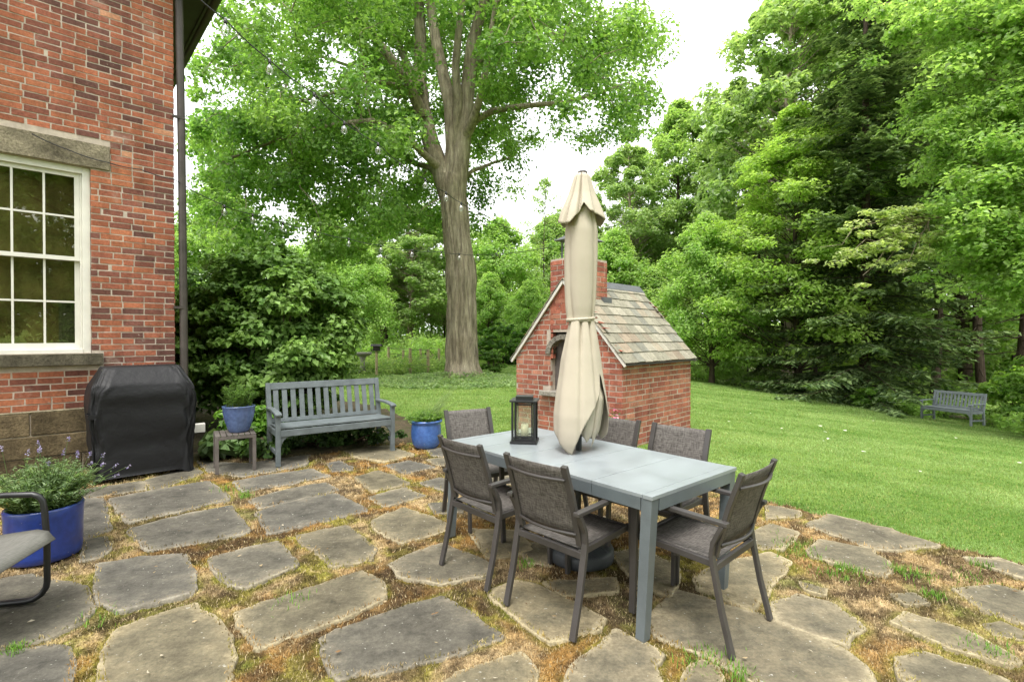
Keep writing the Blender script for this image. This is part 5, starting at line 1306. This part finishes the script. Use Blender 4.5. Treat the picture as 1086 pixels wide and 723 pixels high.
# ---- undergrowth along the wood edge, and the mass of the far wood
def ground_leaves(name, pts, hgt, per, size, pal, seed, mat='leaf', rad=(.25, .5), flat=.7, kind='stuff', parent=None):
    r = np.random.default_rng(seed); c = np.array([(x, y, gzf(x, y)+h_*r.uniform(.3, 1.0)) for (x, y), h_ in zip(pts, hgt)])
    V, C = cluster_leaves(c, r.uniform(*rad, len(c)), per, size, pal, r, flat, .8)
    o = quads_obj(name, V, C, MAT[mat], parent)
    if kind: tag(o, kind=kind)
    return o
rr = random.Random(3); pts = []; hs_ = []
edge = [(600, 27), (640, 28), (690, 28.5), (735, 26.5), (765, 25), (800, 23.6), (840, 22), (880, 20.3), (920, 18.8), (950, 17.6), (975, 16.7), (1000, 17.4), (1050, 15.8), (1090, 13.5), (1150, 11)]
for k in range(620):
    i = rr.randrange(len(edge)-1); q = rr.random(); px_ = edge[i][0]+(edge[i+1][0]-edge[i][0])*q; d_ = edge[i][1]+(edge[i+1][1]-edge[i][1])*q+rr.random()**1.6*5
    pts.append(((px_-CX)/F*d_, d_)); hs_.append(rr.uniform(.15, .75))
ground_leaves('undergrowth', pts, hs_, 50, .12, G['lime'], 55)
# leaf litter under the wood
fx = np.arange(-60, 110, 1.0); fy = np.arange(9, 75, 1.0); X, Y = np.meshgrid(fx, fy); PXL = CX+X/np.maximum(Y, .1)*F
ed = np.interp(PXL, [-200, 200, 340, 470, 560]+[e[0] for e in edge]+[1250, 1600], [24, 26, 29.5, 29, 28]+[e[1]+.6 for e in edge]+[10, 8]); Z = gz(X, Y)
ins = Y > ed+.6*(fbm(X, Y, 4)-.5); Z = np.where(ins, Z+.07, Z-.25); I = np.arange(X.size).reshape(X.shape); Q = np.stack([I[:-1, :-1], I[:-1, 1:], I[1:, 1:], I[1:, :-1]], -1).reshape(-1, 4); Q = Q[ins.ravel()[Q].any(1)]
m, t, b = nt('leaf_litter'); n1 = noise(t, 6, 8, .75); t.links.new(ramp(t, n1.outputs[0], [(.3, (.04, .035, .018)), (.55, (.09, .075, .035)), (.75, (.10, .14, .04))]).outputs[0], b.inputs['Base Color']); b.inputs['Roughness'].default_value = 1
tag(np_mesh('forest_floor', np.stack([X, Y, Z], -1).reshape(-1, 3), Q, np.ones((X.size, 3)), m, smooth=True), kind='structure')
pts = []; hs_ = []
for k in range(420):
    d_ = rr.uniform(25.5, 36); x = (rr.uniform(290, 640)-CX)/F*d_; pts.append((x, d_)); hs_.append(rr.uniform(.3, 1.6))
ground_leaves('meadow_plants', pts, hs_, 50, .17, G['lime'], 56, rad=(.35, .8))
r_ = np.random.default_rng(66); rr = random.Random(66); cen = []; rad = []; tr_ = M()
for k in range(1700):
    px_ = rr.uniform(-250, 1500) if k < 900 else rr.uniform(280, 1450); d_ = rr.uniform(44, 60) if px_ < 660 else rr.uniform(37, 52)
    x = (px_-CX)/F*d_; top = np.interp(px_, [-250, 190, 330, 400, 520, 600, 660, 720, 800, 900, 1500], [12, 10.5, 9.5, 9, 8.5, 7.5, 11, 13, 17, 24, 24])
    z = top*rr.random()**(.85 if k < 900 else 1.6); cen.append((x, d_, gzf(x, d_)+z)); rad.append(rr.uniform(1.2, 2.4))
for k in range(130):
    px_ = rr.uniform(150, 1300); d_ = rr.uniform(30, 50) if px_ > 700 else rr.uniform(42, 52); x = (px_-CX)/F*d_; z = gzf(x, d_); hh = rr.uniform(6, 8) if px_ < 660 else 9; w_ = rr.uniform(.07, .19)
    tr_.tube([(x, d_, z-.3), (x+rr.uniform(-.3, .3), d_, z+hh*.5), (x+rr.uniform(-.7, .7), d_, z+hh)], [w_, w_*.8, w_*.4], 6, cap=False)
for k in range(260):                                 # low growth that closes the view between the trunks at the right
    px_ = rr.uniform(860, 1500); d_ = rr.uniform(27, 38); x = (px_-CX)/F*d_; cen.append((x, d_, gzf(x, d_)+6.5*rr.random()**1.3)); rad.append(rr.uniform(.9, 1.7))
V, C = cluster_leaves(np.array(cen), rad, 165, .36, ((.18, .31, .075), (.36, .48, .16)), r_, .8, .7)
wd = quads_obj('woodland', V, C, MAT['leaf']); tag(wd, kind='stuff')
wt = tr_.build('woodland_trunks', bark('wood_bark', (.022, .018, .013), (.075, .06, .045), 1.5)); tag(wt, kind='stuff')

# ---- shrubs
def shrub(name, label, c, rx, ry, rz_, ncl, per, size, pal, seed, mat='shrub_leaf', cat='shrub', flat=.45, stems=True, low=True, asp=.7):
    r = np.random.default_rng(seed); rr = random.Random(seed); cz = gzf(c[0], c[1]); t_ = thing(name, label, cat, (c[0], c[1], cz)); cen = []; rad = []; mb = M()
    for k in range(ncl):
        v = unit(r.normal(size=3)); q = r.uniform(.45, 1.0)
        p = np.array([v[0]*rx*q, v[1]*ry*q, rz_*1.02+v[2]*rz_*q])
        if low and p[2] < rz_*.9: p[:2] *= .95
        p[2] = max(p[2], .12); cen.append(p); rad.append(r.uniform(.18, .36)*max(.6, rz_/1.5))
        if k % 3 == 0: mb.tube(curve((v[0]*.15*rx, v[1]*.15*ry, 0), p, .06, rr, 4), [.022, .018, .013, .009, .005], 5, cap=False)
    V, C = cluster_leaves(np.array(cen), rad, per, size, pal, r, flat, .75, asp=asp, crown_c=np.array([0, 0, rz_*.6]), out=.7)
    mb.build('stem', MAT['dark_bark'], t_); quads_obj('foliage', V, C, MAT[mat], t_); return t_
shrub('big_shrub', 'big dense dark green broad-leaved shrub behind the patio bench beside the house corner', (-3.98, 8.35), 1.52, 1.25, 1.50, 520, 115, .102, ((.095, .19, .042), (.235, .37, .085)), 21)
shrub('leafy_bush', 'bright leafy bush at the right picture edge beside the far bench', (13.75, 12.4), 1.5, 1.4, 1.15, 150, 80, .12, ((.09, .19, .03), (.20, .32, .06)), 22, 'leaf')
shrub('leafy_bush', 'yellow-green sprawling bush just behind the right end of the far bench', (15.7, 15.2), 1.3, 1.3, 1.05, 110, 70, .13, ((.10, .21, .03), (.24, .36, .06)), 23, 'leaf')
shrub('leafy_bush', 'small bright bush by the left end of the far bench', (12.9, 18.2), .55, .55, .4, 36, 50, .12, ((.08, .19, .03), (.2, .34, .05)), 24, 'leaf')
shrub('leafy_bush', 'fresh green bush behind the left side of the oven', (-.35, 24.5), 1.5, 1.2, 1.05, 110, 80, .15, ((.06, .15, .024), (.15, .27, .045)), 25, 'leaf')
shrub('leafy_bush', 'round bush right beside the foot of the maple trunk', (-.75, 19.4), .55, .5, .48, 40, 60, .11, ((.08, .17, .03), (.19, .30, .06)), 26, 'leaf')
for (px_, d_), nm in zip(((196, 10), (214, 14)), ('slim evergreen bush against the downspout beside the big shrub', 'loose pale bush high behind the downspout and big shrub')):
    x = (px_-CX)/F*d_; shrub('leafy_bush', nm, (x, d_), .7, .6, 1.0 if d_ < 12 else 1.9, 80, 60, .11, ((.05, .12, .025), (.13, .22, .05)), 27+d_)
# low leafy plants between grill and bench, and ivy in the shade under the bench
shrub('hosta', 'pale variegated hosta low beside the grill cover', (-3.62, 6.42), .25, .2, .17, 14, 14, .20, ((.10, .17, .06), (.22, .30, .13)), 31, cat='plant', asp=.75)
shrub('fern_plant', 'bright green ferny plant behind the small side table', (-3.55, 6.72), .34, .28, .34, 44, 42, .085, ((.09, .20, .025), (.20, .36, .05)), 32, 'leaf', cat='plant')
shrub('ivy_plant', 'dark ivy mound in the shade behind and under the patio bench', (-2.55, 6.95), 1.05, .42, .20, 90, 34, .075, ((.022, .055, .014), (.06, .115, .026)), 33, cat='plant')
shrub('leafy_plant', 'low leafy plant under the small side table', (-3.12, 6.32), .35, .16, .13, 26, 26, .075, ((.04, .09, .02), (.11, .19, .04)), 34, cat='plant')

# ---- potted plants
def sprigs(mb_v, base, n, h, spread, r, leaf, per, pal, droop=.15, r0=.1, stem_c=(.10, .15, .04), wob=.2):
    """upright leafy stems: returns leaf arrays and stem tubes"""
    P_, D_, Nn, C_, tips = [], [], [], [], []
    for k in range(n):
        a = r.uniform(0, 2*np.pi); q = np.sqrt(r.random()); b = Vector((r0*q*math.cos(a), r0*q*math.sin(a), 0))
        o = Vector((math.cos(a), math.sin(a), 0))*spread*q*r.uniform(.5, 1.3); L = h*r.uniform(.6, 1.1)*(1-.25*q)
        t_ = b+o+Vector((r.normal()*wob*.1, r.normal()*wob*.1, L-droop*o.length)); c = [b, b.lerp(t_, .5)-o*.15+Vector((0, 0, .06*L)), t_]
        mb_v.tube(c, [.003, .0025, .0015], 4, stem_c, cap=False); tips.append((t_, (t_-c[1]).normalized()))
        for i in range(per):
            u_ = r.uniform(.15, 1.0); p = (c[0].lerp(c[1], u_*2) if u_ < .5 else c[1].lerp(c[2], u_*2-1)); aa = r.uniform(0, 2*np.pi)
            dv = Vector((math.cos(aa), math.sin(aa), .55)); P_.append(p+dv*leaf*.45); D_.append(dv*3); Nn.append((r.normal()*.4-dv.x*.4, r.normal()*.4-dv.y*.4, 1)); f = r.random(); C_.append(np.array(pal[0])*(1-f)+np.array(pal[1])*f)
    return np.array(P_), np.array(D_), np.array(Nn), np.array(C_), tips
def potted(name, label, cat, loc, n, h, spread, leaf, per, pal, seed, asp, r0, droop=.15, mat='leaf'):
    r = np.random.default_rng(seed); t_ = thing(name, label, cat, loc); mb = M(); P_, D_, Nn, C_, tips = sprigs(mb, loc, n, h, spread, r, leaf, per, pal, droop, r0)
    mb.build('stem', MAT['blade'], t_); V, C = leaf_quads(P_, Nn, leaf*r.uniform(.7, 1.25, len(P_)), C_, r, asp, .12, D_); quads_obj('foliage', V, C, MAT[mat], t_); return t_, tips, r
potted('rosemary_plant', 'upright needle-leaved herb growing in the pot on the side table', 'plant', POT_T+Vector((0, 0, .262)), 85, .31, .06, .045, 30, ((.07, .14, .03), (.17, .28, .07)), 51, .16, .12)
t_, tips, r = potted('lavender_plant', 'bushy lavender with purple flower spikes in the cobalt pot', 'plant', POT_L+Vector((0, 0, .31)), 280, .36, .20, .050, 26, ((.09, .16, .06), (.27, .36, .18)), 52, .17, .15, .22)
mb = M(); fp, fn_, fc_ = [], [], []
spk = [Vector((math.cos(a)*.18*q, math.sin(a)*.18*q, 0)) for a, q in ((r.uniform(0, 6.28), r.uniform(.3, 1)) for _ in range(17))]
for i, b in enumerate(spk):
    o = b*r.uniform(.6, 1.5)+Vector((r.normal()*.04, r.normal()*.04, r.uniform(.34, .50)))
    if i < 9: b = Vector((.12+.02*i % .08, -.02+.03*(i % 4), .05)); o = Vector((.18+.045*i, -.05+.055*(i % 4), .42-.020*i))
    mb.tube([b, b.lerp(o, .5)+Vector((0, 0, .04)), o], [.0025, .002, .0016], 4, (.13, .19, .07), cap=False)
    dv = (o-b).normalized()
    fp, fn_, fc_ = [], [], []
    for k in range(14): q = k/14; fp.append(o+dv*(q*.036-.016)+Vector((r.normal()*.005, r.normal()*.005, r.normal()*.004))); fn_.append(r.normal(size=3)); f = r.random(); fc_.append(np.array((.20, .15, .38))*(1-f)+np.array((.45, .41, .58))*f)
    V, C = leaf_quads(np.array(fp), np.array(fn_), .012, np.array(fc_), r, .8); quads_obj('flower', V, C, MAT['petal'], t_)
mb.build('flower_stalk', MAT['blade'], t_)
t_, tips, r = potted('leafy_herb', 'pale green herb with long thin stalks in the round pot right of the bench', 'plant', POT_R+Vector((0, 0, .335)), 90, .17, .14, .04, 24, ((.10, .20, .04), (.24, .36, .09)), 53, .42, .17, .2)
mb = M()
for k in range(26):
    a = r.uniform(-.9, 1.3); L = r.uniform(.25, .62); b = Vector((r.normal()*.06, r.normal()*.06, 0)); o = b+Vector((math.cos(a)*L*.75, math.sin(a)*L*.3, L*r.uniform(.5, .9))); mb.tube([b, b.lerp(o, .5)+Vector((0, 0, .05)), o], [.0035, .003, .002], 4, (.24, .33, .13), cap=False)
mb.build('stalk', MAT['blade'], t_)
t_, tips, r = potted('petunia_plant', 'pink flowered petunia in the terracotta pot by the oven', 'plant', POT_F+Vector((0, 0, .245)), 46, .33, .18, .05, 18, ((.07, .16, .03), (.2, .32, .06)), 54, .5, .12)
for tpp, dv in tips[:26]:
    fp, fn_, fc_ = [], [], []
    for k in range(6): fp.append(tpp+Vector((r.normal()*.016, r.normal()*.016, .012))); fn_.append(np.array(dv)+r.normal(size=3)*.5); f = r.random(); fc_.append(np.array((.62, .16, .30))*(1-f)+np.array((.78, .45, .52))*f)
    V, C = leaf_quads(np.array(fp), np.array(fn_), .045, np.array(fc_), r, .9); quads_obj('flower', V, C, MAT['petal'], t_)

# ---- ground cover round the maple, garden with posts
rr = random.Random(8); pts = []; hs_ = []
for k in range(620):
    a = rr.uniform(0, 6.28); q = math.sqrt(rr.random()); x, y = -1.9+math.cos(a)*q*2.7, 16.2+math.sin(a)*q*2.2
    if math.hypot(x-mo.x, y-mo.y) < .5: continue
    pts.append((x, y)); hs_.append(.16*(1-q)+.05+.12*max(0, 1-math.hypot(x-mo.x, y-mo.y)/1.6))
ground_leaves('ground_cover', pts, hs_, 30, .075, ((.17, .28, .10), (.40, .48, .26)), 71, rad=(.14, .3), flat=.4)
pts = []; hs_ = []
for k in range(330):
    x, y = rr.uniform(-7.0, -2.2), rr.uniform(18.4, 25); pts.append((x, y)); hs_.append(rr.uniform(.12, .5))
ground_leaves('garden_plants', pts, hs_, 34, .10, ((.15, .26, .06), (.36, .44, .17)), 72, rad=(.18, .4))
fe = thing('garden_fence', 'low wire garden fence on round wooden posts left of the maple trunk', 'fence', (-4.0, 20, gzf(-4, 20))); o_ = fe.location.copy(); tops = []
for px_, py_, top_ in ((454, 395, 370.5), (435, 391, 369), (465.5, 386, 369.5), (446, 385, 369.5), (427.7, 384, 371), (412, 383, 367.8)):
    d_ = 19.0 if py_ > 390 else 24.0; x = (px_-CX)/F*d_; zg = gzf(x, d_); zt = H+(357-top_)*d_/F; tops.append((x, d_, zt, zg))
    m_ = M(); m_.tube([Vector((x, d_, zg-.1))-o_, Vector((x, d_, zt))-o_], .058 if d_ < 20 else .062, 10); m_.build('post', MAT['moss_wood'], fe)
m_ = M(); order = [tops[0], tops[1], tops[5], tops[4], tops[3], tops[2]]
for a, b_ in zip(order[:-1], order[1:]):
    for q in (.35, .65, .95): m_.tube([Vector((p[0], p[1]-.06, p[3]+(p[2]-p[3])*q))-o_ for p in (a, b_)], .006, 4)
m_.build('wire', MAT['pipe'], fe)
x, d_ = (399.3-CX)/F*18.5, 18.5; zg = gzf(x, d_)
bf = thing('bird_feeder', 'small dark bird feeder on a wooden post in the garden', 'bird feeder', (x, d_, zg)); zt = H+(357-372)*d_/F-zg
m_ = M(); m_.tube([(0, 0, -.05), (0, 0, zt)], .05, 10); m_.build('post', MAT['moss_wood'], bf)
m_ = M(); m_.box((0, 0, zt+.012), (.34, .26, .024)); m_.box((0, 0, zt+.10), (.22, .16, .15)); 
m_.add([(-.2, -.15, zt+.175), (.2, -.15, zt+.175), (.2, .15, zt+.175), (-.2, .15, zt+.175), (-.2, 0, zt+.25), (.2, 0, zt+.25)], [(0, 1, 5, 4), (2, 3, 4, 5), (3, 0, 4), (1, 2, 5), (3, 2, 1, 0)]); m_.build('house', MAT['dark_trim'], bf, bevel=.004)
x, d_ = (384.5-CX)/F*19.5, 19.5
bb = thing('bird_bath', 'pale stone bird bath in the garden beside the big shrub', 'bird bath', (x, d_, gzf(x, d_)))
m_ = M(); m_.lathe([(.0, 0), (.20, .0), (.20, .06), (.12, .10), (.09, .3), (.10, .55), (.14, .62)], 20); m_.build('pedestal', paint('stone', (.34, .32, .28), .9, .2, 8), bb)
m_ = M(); m_.lathe([(.0, .60), (.16, .62), (.32, .70), (.36, .76), (.34, .78), (.30, .74), (0, .68)], 24); m_.build('bowl', bpy.data.materials['stone'], bb)
